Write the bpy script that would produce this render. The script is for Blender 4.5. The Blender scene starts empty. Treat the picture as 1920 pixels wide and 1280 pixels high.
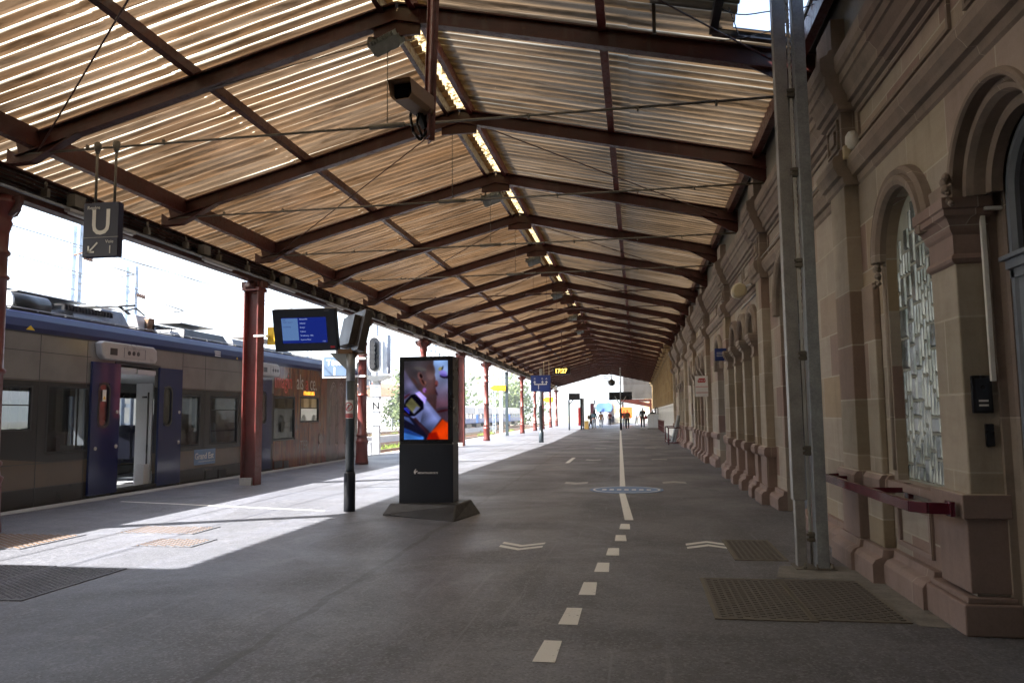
import bpy, bmesh, math, random
import numpy as np
from mathutils import Vector, Matrix
rnd = random.Random(7)
PI = math.pi
sc = bpy.context.scene
COL = sc.collection

# ------------------------------------------------------------------ camera
camd = bpy.data.cameras.new('camera'); cam = bpy.data.objects.new('camera', camd); COL.objects.link(cam)
sc.camera = cam
PITCH, YAW, ROLL = math.radians(5.41), math.radians(9.075), 0.010
fwd = Vector((-math.sin(YAW)*math.cos(PITCH), math.cos(YAW)*math.cos(PITCH), math.sin(PITCH)))
rt = Vector((math.cos(YAW), math.sin(YAW), 0)); up = rt.cross(fwd)
r2 = rt*math.cos(ROLL)-up*math.sin(ROLL); u2 = up*math.cos(ROLL)+rt*math.sin(ROLL)
cam.matrix_world = Matrix(((r2.x, u2.x, -fwd.x, 0), (r2.y, u2.y, -fwd.y, 0), (r2.z, u2.z, -fwd.z, 1.45), (0, 0, 0, 1)))
camd.sensor_width = 36; camd.lens = 1450/1920*36; camd.clip_start = 0.05; camd.clip_end = 9000

# ------------------------------------------------------------------ sun, sky, exposure
SUN_D = Vector((0.97, 0.505, -1.0)).normalized()
EL = math.asin(-SUN_D.z)
AZ = math.atan2(-SUN_D.x, -SUN_D.y)
sl = bpy.data.lights.new('sun', 'SUN'); so = bpy.data.objects.new('sun', sl); COL.objects.link(so)
sl.energy = 5.0; sl.angle = math.radians(0.5); sl.color = (1.0, 0.965, 0.91)
so.rotation_euler = SUN_D.to_track_quat('-Z', 'Y').to_euler()
w = bpy.data.worlds.new('World'); sc.world = w; w.use_nodes = True
nt = w.node_tree; bg = nt.nodes['Background']
sky = nt.nodes.new('ShaderNodeTexSky'); sky.sky_type = 'NISHITA'; sky.sun_disc = False
sky.sun_elevation = EL; sky.sun_rotation = AZ; sky.air_density = 1.0; sky.dust_density = 2.5; sky.ozone_density = 1.0
nt.links.new(sky.outputs[0], bg.inputs[0]); bg.inputs[1].default_value = 0.098
sc.view_settings.view_transform = 'Standard'; sc.view_settings.look = 'None'
sc.view_settings.exposure = 2.62; sc.view_settings.gamma = 1.0
cy = sc.cycles
cy.max_bounces = 8; cy.diffuse_bounces = 4; cy.glossy_bounces = 3; cy.transmission_bounces = 6; cy.transparent_max_bounces = 8
cy.caustics_reflective = False; cy.caustics_refractive = False; cy.sample_clamp_indirect = 6

# ------------------------------------------------------------------ materials
def srgb(c):
    return tuple(((v/255)/12.92 if v/255 <= 0.04045 else ((v/255+0.055)/1.055)**2.4) for v in c)
class NT:
    def __init__(s, name):
        s.m = bpy.data.materials.new(name); s.m.use_nodes = True; s.t = s.m.node_tree
        s.t.nodes.clear(); s.out = s.t.nodes.new('ShaderNodeOutputMaterial')
    def n(s, typ, **kw):
        nd = s.t.nodes.new(typ)
        for k, v in kw.items():
            if k.startswith('_'):
                setattr(nd, k[1:], v)
            else:
                key = int(k[1:]) if (k[0] == 'i' and k[1:].isdigit()) else k.replace('__', ' ')
                if isinstance(v, bpy.types.NodeSocket): s.t.links.new(v, nd.inputs[key])
                else: nd.inputs[key].default_value = v
        return nd
    def math(s, op, a, b=0.0, c=None):
        kw = dict(_operation=op, i0=a, i1=b)
        if c is not None: kw['i2'] = c
        return s.n('ShaderNodeMath', **kw).outputs[0]
    def pos(s):
        return s.n('ShaderNodeNewGeometry').outputs['Position']
    def mapped(s, vec, scale):
        return s.n('ShaderNodeMapping', Vector=vec, Scale=scale).outputs[0]
    def noise(s, vec, scale, detail=4, rough=0.55, dist=0.0):
        return s.n('ShaderNodeTexNoise', Vector=vec, Scale=scale, Detail=detail, Roughness=rough, Distortion=dist).outputs[0]
    def ramp(s, fac, stops, interp='LINEAR'):
        r = s.n('ShaderNodeValToRGB', Fac=fac); cr = r.color_ramp; cr.interpolation = interp
        while len(cr.elements) > 1: cr.elements.remove(cr.elements[-1])
        cr.elements[0].position = stops[0][0]; c = stops[0][1]; cr.elements[0].color = (*c, 1) if len(c) == 3 else c
        for p, c in stops[1:]:
            e = cr.elements.new(p); e.color = (*c, 1)
        return r.outputs[0]
    def mix(s, fac, a, b, bt='MIX'):
        m = s.n('ShaderNodeMix', _data_type='RGBA', _blend_type=bt)
        for k, v in ((0, fac), (6, a), (7, b)):
            if isinstance(v, bpy.types.NodeSocket): s.t.links.new(v, m.inputs[k])
            else:
                m.inputs[k].default_value = ((*v, 1) if isinstance(v, tuple) and len(v) == 3 else v)
        return m.outputs[2]
    def bump(s, h, strength=0.3, dist=0.02):
        return s.n('ShaderNodeBump', Height=h, Strength=strength, Distance=dist).outputs[0]
    def bsdf(s, col, rough=0.6, metal=0.0, normal=None, spec=0.5, **kw):
        b = s.n('ShaderNodeBsdfPrincipled')
        for k, v in (('Base Color', col), ('Roughness', rough), ('Metallic', metal), ('Normal', normal), ('Specular IOR Level', spec)):
            if v is None: continue
            if isinstance(v, bpy.types.NodeSocket): s.t.links.new(v, b.inputs[k])
            else: b.inputs[k].default_value = ((*v, 1) if isinstance(v, tuple) and len(v) == 3 else v)
        for k, v in kw.items(): b.inputs[k.replace('__', ' ')].default_value = v
        s.t.links.new(b.outputs[0], s.out.inputs[0]); return b
G3 = lambda v: (v, v, v)
M = {}
def worn(name, c, rough=0.5, metal=0.0, var=0.25, scale=3.0, bump=0.1, spec=0.5):
    """painted or bare surface with patches of wear and grime"""
    t = NT(name); p = t.pos()
    n1 = t.noise(p, scale, 5); n2 = t.noise(p, scale*9, 3)
    lo = tuple(v*(1-var) for v in c); hi = tuple(min(1, v*(1+var)) for v in c)
    col = t.ramp(n1, [(0.3, lo), (0.7, hi)])
    col = t.mix(0.35, col, t.ramp(n2, [(0.3, lo), (0.7, hi)]))
    kv = min(1, var/0.25); rr = t.ramp(n1, [(0.3, G3(max(0.05, rough-0.1*kv))), (0.7, G3(min(1, rough+0.12*kv)))])
    t.bsdf(col, rr, metal, t.bump(n2, bump, 0.01), spec)
    M[name] = t.m; return t.m
def iron(name, c):
    t = NT(name); p = t.pos(); n1 = t.noise(p, 2.2, 5, 0.6); n2 = t.noise(p, 14, 5, 0.7, 0.6); n3 = t.noise(t.mapped(p, (6, 6, 1.2)), 1.0, 4)
    col = t.ramp(n1, [(0.3, tuple(v*.6 for v in c)), (0.7, tuple(v*1.35 for v in c))])
    col = t.mix(t.ramp(n2, [(0.60, G3(0)), (0.66, G3(0.8))]), col, (0.11, 0.045, 0.022)); col = t.mix(t.ramp(n3, [(0.55, G3(0)), (0.8, G3(0.4))]), col, (0.10, 0.085, 0.07))
    t.bsdf(col, t.ramp(n2, [(0.5, G3(0.38)), (0.66, G3(0.75))]), 0, t.bump(n2, 0.25, 0.004)); M[name] = t.m
iron('oxide_red', (0.050, 0.0095, 0.0065))
iron('oxide_red_light', (0.125, 0.024, 0.020))
worn('black_paint', (0.010, 0.011, 0.016), 0.28, 0, 0.06)
worn('slate_paint', (0.014, 0.018, 0.029), 0.32, 0, 0.06)
worn('post_grey', (0.035, 0.05, 0.062), 0.35, 0, 0.2)
worn('post_silver', (0.30, 0.32, 0.34), 0.35, 0.3, 0.15)
worn('galvanised', (0.30, 0.33, 0.36), 0.5, 0.2, 0.35, 6)
worn('galv_dark', (0.16, 0.145, 0.12), 0.6, 0.15, 0.35, 5)
worn('steel_grey', (0.33, 0.33, 0.33), 0.45, 0.25, 0.3, 6)
worn('floodlight_grey', (0.22, 0.24, 0.23), 0.5, 0.1, 0.3, 9)
worn('maroon', (0.085, 0.010, 0.022), 0.16, 0, 0.2, 4, 0.05)
worn('asphalt_black', (0.022, 0.022, 0.024), 0.45, 0, 0.5, 7, 0.6)
worn('white_plastic', (0.72, 0.72, 0.70), 0.4, 0, 0.1)
worn('cream_plastic', (0.50, 0.44, 0.30), 0.45, 0, 0.15)
worn('tan_metal', (0.28, 0.17, 0.10), 0.5, 0, 0.15)
worn('dark_bronze', (0.045, 0.035, 0.028), 0.4, 0, 0.15)
worn('door_grey', (0.17, 0.19, 0.23), 0.45, 0, 0.15, 3)
worn('door_blue', (0.45, 0.55, 0.66), 0.4, 0, 0.12, 3)
worn('train_blue', (0.005, 0.010, 0.065), 0.35, 0, 0.15, 1.5, 0.02, 0.2)
worn('door_leaf_blue', (0.009, 0.016, 0.085), 0.12, 0, 0.12, 1.5, 0.02)
worn('train_black', (0.012, 0.012, 0.014), 0.4, 0, 0.4, 4)
worn('equip_grey', (0.20, 0.215, 0.24), 0.45, 0.2, 0.4, 5)
worn('pod_grey', (0.40, 0.39, 0.385), 0.3, 0, 0.1)
worn('inner_wall', (0.55, 0.58, 0.62), 0.5, 0, 0.08)
worn('seat_cloth', (0.02, 0.022, 0.05), 0.9, 0, 0.3, 20)
worn('rubber', (0.01, 0.01, 0.01), 0.6, 0, 0.3)
worn('rust', (0.16, 0.075, 0.04), 0.8, 0, 0.5, 8)
worn('rail_steel', (0.30, 0.22, 0.17), 0.35, 0.6, 0.3, 8)
worn('concrete', (0.36, 0.35, 0.33), 0.85, 0, 0.25, 3, 0.4)
worn('bare_concrete_patch', (0.20, 0.19, 0.175), 0.9, 0, 0.4, 7, 0.8)
worn('white_paint', (0.62, 0.61, 0.58), 0.6, 0, 0.15, 8, 0.1)
worn('yellow_paint', (0.80, 0.52, 0.02), 0.4, 0, 0.06)
worn('sign_blue', (0.02, 0.045, 0.22), 0.35, 0, 0.08)
worn('sign_white', (0.75, 0.75, 0.75), 0.4, 0, 0.05)
worn('sign_red', (0.45, 0.02, 0.03), 0.4, 0, 0.05)
worn('sign_navy', (0.012, 0.015, 0.045), 0.4, 0, 0.1)
worn('mast_haze_tint', (0.45, 0.52, 0.62), 0.5, 0, 0.1)  # pale blue of haze and overexposure put into the mast colour
worn('signal_white', (0.45, 0.48, 0.52), 0.5, 0, 0.15)
worn('cladding_grey', (0.11, 0.105, 0.10), 0.6, 0, 0.2, 1)
worn('desk_white', (0.55, 0.58, 0.63), 0.4, 0, 0.1)
worn('bin_yellow', (0.68, 0.44, 0.13), 0.4, 0, 0.1)
worn('red_paint', (0.55, 0.03, 0.03), 0.4, 0, 0.1)
worn('orange_panel', (0.75, 0.16, 0.03), 0.5, 0, 0.1)
worn('wood_bench', (0.10, 0.03, 0.03), 0.5, 0, 0.2)
worn('wagon_blue', (0.06, 0.13, 0.34), 0.4, 0, 0.2, 1)
worn('render_white', (0.66, 0.65, 0.62), 0.8, 0, 0.1, 1)
worn('tile_roof', (0.30, 0.13, 0.08), 0.8, 0, 0.3, 2)
worn('silver_train', (0.55, 0.57, 0.60), 0.25, 0.3, 0.1)
for nm, c in dict(skin=(0.45, 0.25, 0.17), skin_dark=(0.16, 0.075, 0.045), hair_black=(0.012, 0.01, 0.01), hair_brown=(0.06, 0.03, 0.018), jacket_teal=(0.10, 0.19, 0.24), jacket_tan=(0.33, 0.18, 0.11),
                  jeans_light=(0.42, 0.50, 0.62), jacket_black=(0.012, 0.013, 0.014), trousers_black=(0.012, 0.012, 0.014), jacket_plum=(0.16, 0.05, 0.08), bag_brown=(0.10, 0.07, 0.035),
                  shirt_blue=(0.35, 0.45, 0.60), trousers_grey=(0.16, 0.18, 0.22), shoe_white=(0.7, 0.7, 0.7), hoodie_maroon=(0.12, 0.02, 0.03), jacket_red=(0.30, 0.06, 0.03)).items():
    worn(nm, c, 0.8 if 'skin' not in nm else 0.5, 0, 0.2, 12)

def emis(name, c, s=1.0):
    t = NT(name); e = t.n('ShaderNodeEmission', Color=(*c, 1), Strength=s); t.t.links.new(e.outputs[0], t.out.inputs[0]); M[name] = t.m
t = NT('road_paint'); p = t.pos(); n1 = t.noise(p, 38, 5, 0.75); n2 = t.noise(p, 5, 3)
t.bsdf(t.mix(t.ramp(t.math('ADD', t.math('MULTIPLY', n1, 0.75), t.math('MULTIPLY', n2, 0.35)), [(0.64, G3(0)), (0.70, G3(0.8))]), (0.72, 0.71, 0.68), (0.18, 0.18, 0.185)), 0.6); M['road_paint'] = t.m
emis('led_orange', (1.0, 0.30, 0.03), 0.6)
emis('led_yellow', (1.0, 0.60, 0.10), 0.9)
emis('screen_blue', (0.010, 0.022, 0.20), 0.15)
emis('screen_pale', (0.10, 0.19, 0.40), 0.16)
emis('screen_text', (0.30, 0.38, 0.65), 0.18)
emis('screen_dark', (0.02, 0.03, 0.12), 0.24)
emis('tube_lit', (1, 0.97, 0.9), 1.2)
def flat(name, c, rough=0.5, metal=0, spec=0.5, **kw):
    t = NT(name); t.bsdf(c, rough, metal, None, spec, **kw); M[name] = t.m
flat('glass_dark', (0.02, 0.02, 0.025), 0.03)
flat('lens_black', (0.01, 0.01, 0.015), 0.05)

# tinted see-through glass for train windows
def glass(name, tint, gl=0.12, rough=0.02):
    t = NT(name)
    tr = t.n('ShaderNodeBsdfTransparent', Color=(*tint, 1)); g = t.n('ShaderNodeBsdfGlossy', Roughness=rough)
    fr = t.n('ShaderNodeFresnel', IOR=1.5)
    f = t.math('ADD', fr.outputs[0], gl*0.3)
    mx = t.n('ShaderNodeMixShader'); t.t.links.new(f, mx.inputs[0]); t.t.links.new(tr.outputs[0], mx.inputs[1]); t.t.links.new(g.outputs[0], mx.inputs[2])
    t.t.links.new(mx.outputs[0], t.out.inputs[0]); M[name] = t.m
glass('window_tint', (0.13, 0.14, 0.15))
glass('window_clear', (0.6, 0.65, 0.7), 0.2)

# platform asphalt: fine grain, worn pale patches, dark seams, tyre streaks
t = NT('platform_asphalt'); p = t.pos()
fine = t.noise(p, 140, 3, 0.7); mid = t.noise(p, 6, 6, 0.6); big = t.noise(p, 0.45, 5, 0.6, 0.6)
streak = t.noise(t.mapped(p, (2.6, 0.18, 1)), 1.0, 4, 0.6, 0.3)
col = t.ramp(big, [(0.3, (0.080, 0.079, 0.088)), (0.5, (0.13, 0.129, 0.138)), (0.7, (0.20, 0.20, 0.225))])
col = t.mix(t.ramp(streak, [(0.48, G3(0)), (0.66, G3(0.65))]), col, (0.175, 0.175, 0.20))
col = t.mix(t.ramp(mid, [(0.35, G3(0.35)), (0.6, G3(0))]), col, (0.08, 0.077, 0.08))
agg = t.n('ShaderNodeTexVoronoi', Vector=p, Scale=70.0, _feature='F1').outputs['Color']; aggv = t.n('ShaderNodeSeparateXYZ', Vector=agg).outputs[0]
col = t.mix(t.ramp(aggv, [(0.0, G3(0.55)), (0.35, G3(0))]), col, (0.04, 0.039, 0.041)); col = t.mix(t.ramp(aggv, [(0.72, G3(0)), (1.0, G3(0.6))]), col, (0.27, 0.265, 0.265))
scr = t.noise(t.mapped(p, (9, 0.7, 1)), 1.0, 5, 0.7, 0.6); col = t.mix(t.ramp(scr, [(0.60, G3(0)), (0.66, G3(0.4))]), col, (0.25, 0.25, 0.265))
pt = t.n('ShaderNodeTexVoronoi', Vector=t.mapped(p, (0.35, 0.16, 1)), Scale=1.0, _feature='F1').outputs['Color']; ptv = t.n('ShaderNodeSeparateXYZ', Vector=pt).outputs[1]
col = t.mix(t.ramp(ptv, [(0.0, G3(0.30)), (0.4, G3(0))]), col, (0.06, 0.058, 0.06))
col = t.mix(1.0, col, (0.95, 0.985, 1.06), 'MULTIPLY')
sp = t.noise(p, 60, 2, 0.5); col = t.mix(t.ramp(sp, [(0.73, G3(0)), (0.76, G3(0.7))]), col, (0.30, 0.30, 0.30))
gum = t.n('ShaderNodeTexVoronoi', Vector=p, Scale=2.3, _feature='F1').outputs[0]
col = t.mix(t.ramp(gum, [(0.035, G3(0.8)), (0.05, G3(0))]), col, (0.035, 0.034, 0.035))
# long repaired seam lines
sx = t.n('ShaderNodeSeparateXYZ', Vector=p)
wob = t.math('MULTIPLY', t.math('SUBTRACT', t.noise(p, 1.2, 3), 0.5), 0.22)
def seam(xc, wd, k=0.0):
    a = t.math('ADD', sx.outputs[0], t.math('MULTIPLY', sx.outputs[1], k)); a = t.math('ADD', a, wob)
    return t.math('LESS_THAN', t.math('ABSOLUTE', t.math('SUBTRACT', a, xc)), wd)
s1 = seam(-2.35, 0.035, 0.02)
col = t.mix(t.math('MULTIPLY', s1, t.ramp(mid, [(0.3, G3(0.1)), (0.6, G3(0.75))])), col, (0.05, 0.047, 0.047))
drip = t.noise(p, 1.7, 6, 0.7, 1.2); col = t.mix(t.ramp(drip, [(0.60, G3(0)), (0.63, G3(0.35)), (0.70, G3(0))]), col, (0.24, 0.24, 0.26))
blot = t.noise(p, 3.1, 5, 0.65, 0.8); col = t.mix(t.ramp(blot, [(0.63, G3(0)), (0.70, G3(0.55))]), col, (0.055, 0.053, 0.056))
crk = t.n('ShaderNodeTexVoronoi', Vector=t.n('ShaderNodeVectorMath', _operation='ADD', i0=p, i1=t.n('ShaderNodeTexNoise', Vector=p, Scale=2.0).outputs[1]).outputs[0], Scale=0.33, _feature='DISTANCE_TO_EDGE').outputs[0]
col = t.mix(t.ramp(crk, [(0.0015, G3(0.35)), (0.005, G3(0))]), col, (0.06, 0.058, 0.058))
rgh = t.ramp(big, [(0.35, G3(0.58)), (0.65, G3(0.36))])
hb = t.math('ADD', fine, t.math('MULTIPLY', mid, 0.7))
t.bsdf(col, rgh, 0, t.bump(hb, 0.35, 0.008), 0.5); M['platform_asphalt'] = t.m

# ashlar sandstone, each block its own tone
def stone(name, ramp, bw=0.78, bh=0.46, dirt=0.22, mort=0.008):
    t = NT(name); p = t.pos(); s = t.n('ShaderNodeSeparateXYZ', Vector=p)
    u = t.math('ADD', s.outputs[1], t.math('MULTIPLY', s.outputs[0], 1.0))
    v = t.n('ShaderNodeCombineXYZ', X=u, Y=s.outputs[2], Z=0.0).outputs[0]
    br = t.n('ShaderNodeTexBrick', Vector=v, Color1=(0, 0, 0, 1), Color2=(1, 1, 1, 1), Mortar=(0.5, 0.5, 0.5, 1), Scale=1.0, Mortar__Size=mort, Mortar__Smooth=0.2, Bias=0.0, Brick__Width=bw, Row__Height=bh)
    br.offset = 0.5; br.squash = 1.0
    col = t.ramp(br.outputs[0], ramp)
    n1 = t.noise(p, 3.0, 6, 0.6, 0.4); n2 = t.noise(p, 45, 4, 0.65)
    lay = t.noise(t.mapped(p, (1.5, 1.5, 14)), 1.0, 4, 0.6, 0.8)
    col = t.mix(t.ramp(lay, [(0.4, G3(0)), (0.75, G3(0.18))]), col, (0.24, 0.16, 0.12))
    col = t.mix(t.ramp(n1, [(0.45, G3(0)), (0.75, G3(dirt))]), col, (0.10, 0.085, 0.07))
    col = t.mix(0.10, col, t.ramp(n2, [(0.3, (0.10, 0.08, 0.06)), (0.7, (0.36, 0.30, 0.25))]))
    col = t.mix(t.math('MULTIPLY', br.outputs[1], 0.75), col, (0.46, 0.41, 0.34))
    stn = t.noise(t.mapped(p, (3.5, 3.5, 0.5)), 1.0, 5, 0.65, 0.5); col = t.mix(t.ramp(stn, [(0.52, G3(0)), (0.75, G3(0.30))]), col, (0.12, 0.10, 0.08))
    h = t.math('SUBTRACT', t.math('ADD', t.math('MULTIPLY', n2, 0.4), t.math('MULTIPLY', lay, 0.5)), t.math('MULTIPLY', br.outputs[1], 1.2))
    t.bsdf(col, 0.85, 0, t.bump(h, 0.35, 0.008), 0.3); M[name] = t.m
buff = [(0.0, (0.302, 0.265, 0.224)), (0.25, (0.441, 0.389, 0.332)), (0.42, (0.360, 0.318, 0.272)), (0.55, (0.392, 0.335, 0.257)), (0.64, (0.309, 0.221, 0.195)), (0.76, (0.251, 0.168, 0.147)), (0.88, (0.381, 0.308, 0.272)), (1.0, (0.377, 0.294, 0.190))]
stone('ashlar', buff)
stone('ashlar_pilaster', [(0.0, (0.327, 0.287, 0.226)), (0.5, (0.417, 0.362, 0.296)), (0.75, (0.302, 0.246, 0.170)), (1.0, (0.279, 0.193, 0.167))], 1.6, 0.52, 0.35)
stone('pink_stone', [(0.0, (0.265, 0.185, 0.166)), (0.6, (0.298, 0.223, 0.205)), (1.0, (0.221, 0.146, 0.128))], 1.3, 0.9, 0.35, 0.004)
stone('moulding_stone', [(0.0, (0.252, 0.197, 0.167)), (0.6, (0.308, 0.258, 0.218)), (1.0, (0.208, 0.158, 0.138))], 1.1, 1.4, 0.55, 0.003)
stone('yellow_stone', [(0.0, (0.40, 0.29, 0.14)), (0.6, (0.46, 0.35, 0.19)), (1.0, (0.34, 0.22, 0.10))], 1.0, 0.7, 0.45)

# corrugated translucent sheeting: dirt settled in the valleys, clean crests, lichen specks
def sheet_mat(name, brown, grey, seed, thr=0.342):
    t = NT(name); p = t.pos(); s = t.n('ShaderNodeSeparateXYZ', Vector=p)
    y = t.math('ADD', s.outputs[1], seed)
    ph = t.math('FRACT', t.math('DIVIDE', y, 0.198)); idx = t.math('FLOOR', t.math('DIVIDE', y, 0.198))
    rv = t.n('ShaderNodeTexWhiteNoise', _noise_dimensions='1D', W=idx).outputs[0]
    st = t.noise(t.mapped(p, (0.40, 7, 0.40)), 1.0, 4, 0.6, 0.15)
    st2 = t.noise(t.mapped(p, (1.1, 34, 1.1)), 1.0, 3, 0.55)
    big = t.noise(p, 0.35, 3, 0.5)
    d = t.math('ABSOLUTE', t.math('SUBTRACT', ph, 0.5))          # 0.5 at crest edge, 0 in valley
    wd = t.math('ADD', t.math('MULTIPLY', t.math('SUBTRACT', rv, 0.4), 0.16), t.math('MULTIPLY', t.math('SUBTRACT', st, 0.5), 0.35))
    dk = t.noise(t.mapped(p, (0.7, 11, 0.7)), 1.0, 5, 0.7, 0.4)
    clean = t.math('SUBTRACT', d, t.math('ADD', thr, wd))
    cf = t.math('MULTIPLY', t.ramp(t.math('MULTIPLY', clean, 6.0), [(0.0, G3(0)), (1.0, G3(1))], 'EASE'), t.ramp(t.math('ADD', t.math('MULTIPLY', rv, 0.5), t.math('MULTIPLY', big, 0.6)), [(0.3, G3(0.45)), (0.6, G3(1))]))
    dirt = t.ramp(t.math('ADD', t.math('MULTIPLY', rv, 0.55), t.math('MULTIPLY', st, 0.5)), [(0.2, brown), (0.55, tuple(v*2.6 for v in brown)), (0.75, grey), (0.98, tuple(v*2.2 for v in grey))])
    shn = t.n('ShaderNodeTexWhiteNoise', _noise_dimensions='2D', Vector=t.n('ShaderNodeCombineXYZ', X=t.math('FLOOR', t.math('DIVIDE', y, 0.99)), Y=t.math('FLOOR', t.math('DIVIDE', s.outputs[0], 2.75)), Z=0.0).outputs[0]).outputs[0]
    dirt = t.mix(t.math('MULTIPLY', shn, 0.22), dirt, grey)
    dirt = t.mix(0.5, dirt, t.mix(st2, tuple(v*0.45 for v in brown), grey))
    dirt = t.mix(t.ramp(big, [(0.45, G3(0)), (0.65, G3(0.4))]), dirt, grey)
    dirt = t.mix(t.ramp(dk, [(0.46, G3(0)), (0.62, G3(0.75))]), dirt, tuple(v*0.35 for v in brown))
    col = t.mix(cf, dirt, (0.74, 0.69, 0.55))
    spk = t.noise(p, 21, 4, 0.7, 0.5); col = t.mix(t.ramp(spk, [(0.70, G3(0)), (0.78, G3(0.5))]), col, (0.7, 0.58, 0.36))
    spk2 = t.noise(p, 19, 3, 0.6); col = t.mix(t.ramp(spk2, [(0.66, G3(0)), (0.74, G3(0.35))]), col, tuple(v*0.4 for v in brown))
    tl = t.n('ShaderNodeBsdfTranslucent', Color=col); df = t.n('ShaderNodeBsdfDiffuse', Color=t.mix(0.3, col, (0.08, 0.06, 0.045)))
    gl = t.n('ShaderNodeBsdfGlossy', Roughness=0.35)
    m1 = t.n('ShaderNodeMixShader'); m1.inputs[0].default_value = 0.25; t.t.links.new(tl.outputs[0], m1.inputs[1]); t.t.links.new(df.outputs[0], m1.inputs[2])
    m2 = t.n('ShaderNodeMixShader'); m2.inputs[0].default_value = 0.05; t.t.links.new(m1.outputs[0], m2.inputs[1]); t.t.links.new(gl.outputs[0], m2.inputs[2])
    t.t.links.new(m2.outputs[0], t.out.inputs[0]); M[name] = t.m
sheet_mat('roof_sheet_sun', (0.031, 0.0145, 0.0048), (0.085, 0.058, 0.036), 3.1)
sheet_mat('roof_sheet_wall', (0.046, 0.026, 0.011), (0.115, 0.083, 0.054), 9.7, 0.30)
t = NT('ridge_clear'); p = t.pos(); n = t.noise(p, 9, 5, 0.7)
c = t.ramp(n, [(0.42, (0.04, 0.026, 0.01)), (0.52, (0.26, 0.20, 0.11))]); tl = t.n('ShaderNodeBsdfTranslucent', Color=c); t.t.links.new(tl.outputs[0], t.out.inputs[0]); M['ridge_clear'] = t.m

# glass blocks
t = NT('glass_block'); p = t.pos(); n = t.noise(p, 34, 3, 0.6, 1.5); n2 = t.noise(p, 5, 2)
t.bsdf(t.ramp(n2, [(0.35, (0.09, 0.12, 0.12)), (0.65, (0.30, 0.34, 0.36))]), 0.22, 0.4, t.bump(n, 0.12, 0.02), 0.9); M['glass_block'] = t.m
worn('block_mortar', (0.30, 0.31, 0.27), 0.7, 0, 0.2, 10)

# ballast & grass ground
t = NT('ballast'); p = t.pos(); vor = t.n('ShaderNodeTexVoronoi', Vector=p, Scale=14.0, Randomness=1.0); big = t.noise(p, 0.12, 5, 0.6, 0.5); n = t.noise(p, 3, 4)
col = t.ramp(vor.outputs['Distance'], [(0.0, (0.42, 0.39, 0.36)), (0.6, (0.16, 0.14, 0.13))])
col = t.mix(t.ramp(big, [(0.5, G3(0)), (0.56, G3(0.85))]), col, t.mix(n, (0.09, 0.13, 0.03), (0.26, 0.27, 0.10)))
t.bsdf(col, 0.9, 0, t.bump(vor.outputs['Distance'], 0.6, 0.05)); M['ballast'] = t.m
# foliage
def leafmat(name, a, b):
    t = NT(name); p = t.pos(); n = t.noise(p, 2.0, 3); n2 = t.noise(p, 23, 2)
    c = t.mix(n2, t.ramp(n, [(0.35, a), (0.65, b)]), b)
    tl = t.n('ShaderNodeBsdfTranslucent', Color=c); df = t.n('ShaderNodeBsdfDiffuse', Color=c); m1 = t.n('ShaderNodeMixShader'); m1.inputs[0].default_value = 0.4
    t.t.links.new(df.outputs[0], m1.inputs[1]); t.t.links.new(tl.outputs[0], m1.inputs[2]); t.t.links.new(m1.outputs[0], t.out.inputs[0]); M[name] = t.m
leafmat('leaf_fresh', (0.12, 0.16, 0.08), (0.22, 0.27, 0.14)); leafmat('leaf_dark', (0.05, 0.075, 0.035), (0.09, 0.12, 0.06)); leafmat('leaf_bronze', (0.14, 0.08, 0.06), (0.22, 0.14, 0.10)); leafmat('grass_blade', (0.12, 0.20, 0.04), (0.30, 0.38, 0.10))
worn('bark', (0.12, 0.09, 0.07), 0.9, 0, 0.3, 10, 0.5)
t = NT('hill_green'); p = t.pos(); n = t.noise(p, 0.012, 6, 0.6)
t.bsdf(t.ramp(n, [(0.35, (0.05, 0.09, 0.035)), (0.65, (0.12, 0.16, 0.07))]), 0.9); M['hill_green'] = t.m

# train side paint: bands of the livery by height
t = NT('train_side'); p = t.pos(); s = t.n('ShaderNodeSeparateXYZ', Vector=p); z = s.outputs[2]; yy = s.outputs[1]
n = t.noise(p, 2.0, 4); zz = t.math('ADD', z, t.math('MULTIPLY', t.math('MAXIMUM', t.math('SUBTRACT', 12.0, yy), 0.0), -0.10))
col = t.ramp(t.math('DIVIDE', t.math('ADD', z, 1.0), 4.0), [(0.0, (0.025, 0.021, 0.017)), (0.318, (0.035, 0.028, 0.022)), (0.322, (0.12, 0.085, 0.055)), (0.772, (0.12, 0.085, 0.055)), (0.775, (0.21, 0.195, 0.18)), (1.0, (0.24, 0.22, 0.20))], 'CONSTANT')
band = t.math('MULTIPLY', t.math('GREATER_THAN', zz, 0.72), t.math('LESS_THAN', z, 2.1))
col = t.mix(band, col, (0.024, 0.023, 0.022))
col = t.mix(t.ramp(n, [(0.4, G3(0)), (0.7, G3(0.25))]), col, (0.05, 0.042, 0.035))
t.bsdf(col, 0.22, 0, t.bump(t.noise(p, 1.3, 2), 0.03, 0.02)); M['train_side'] = t.m
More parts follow.
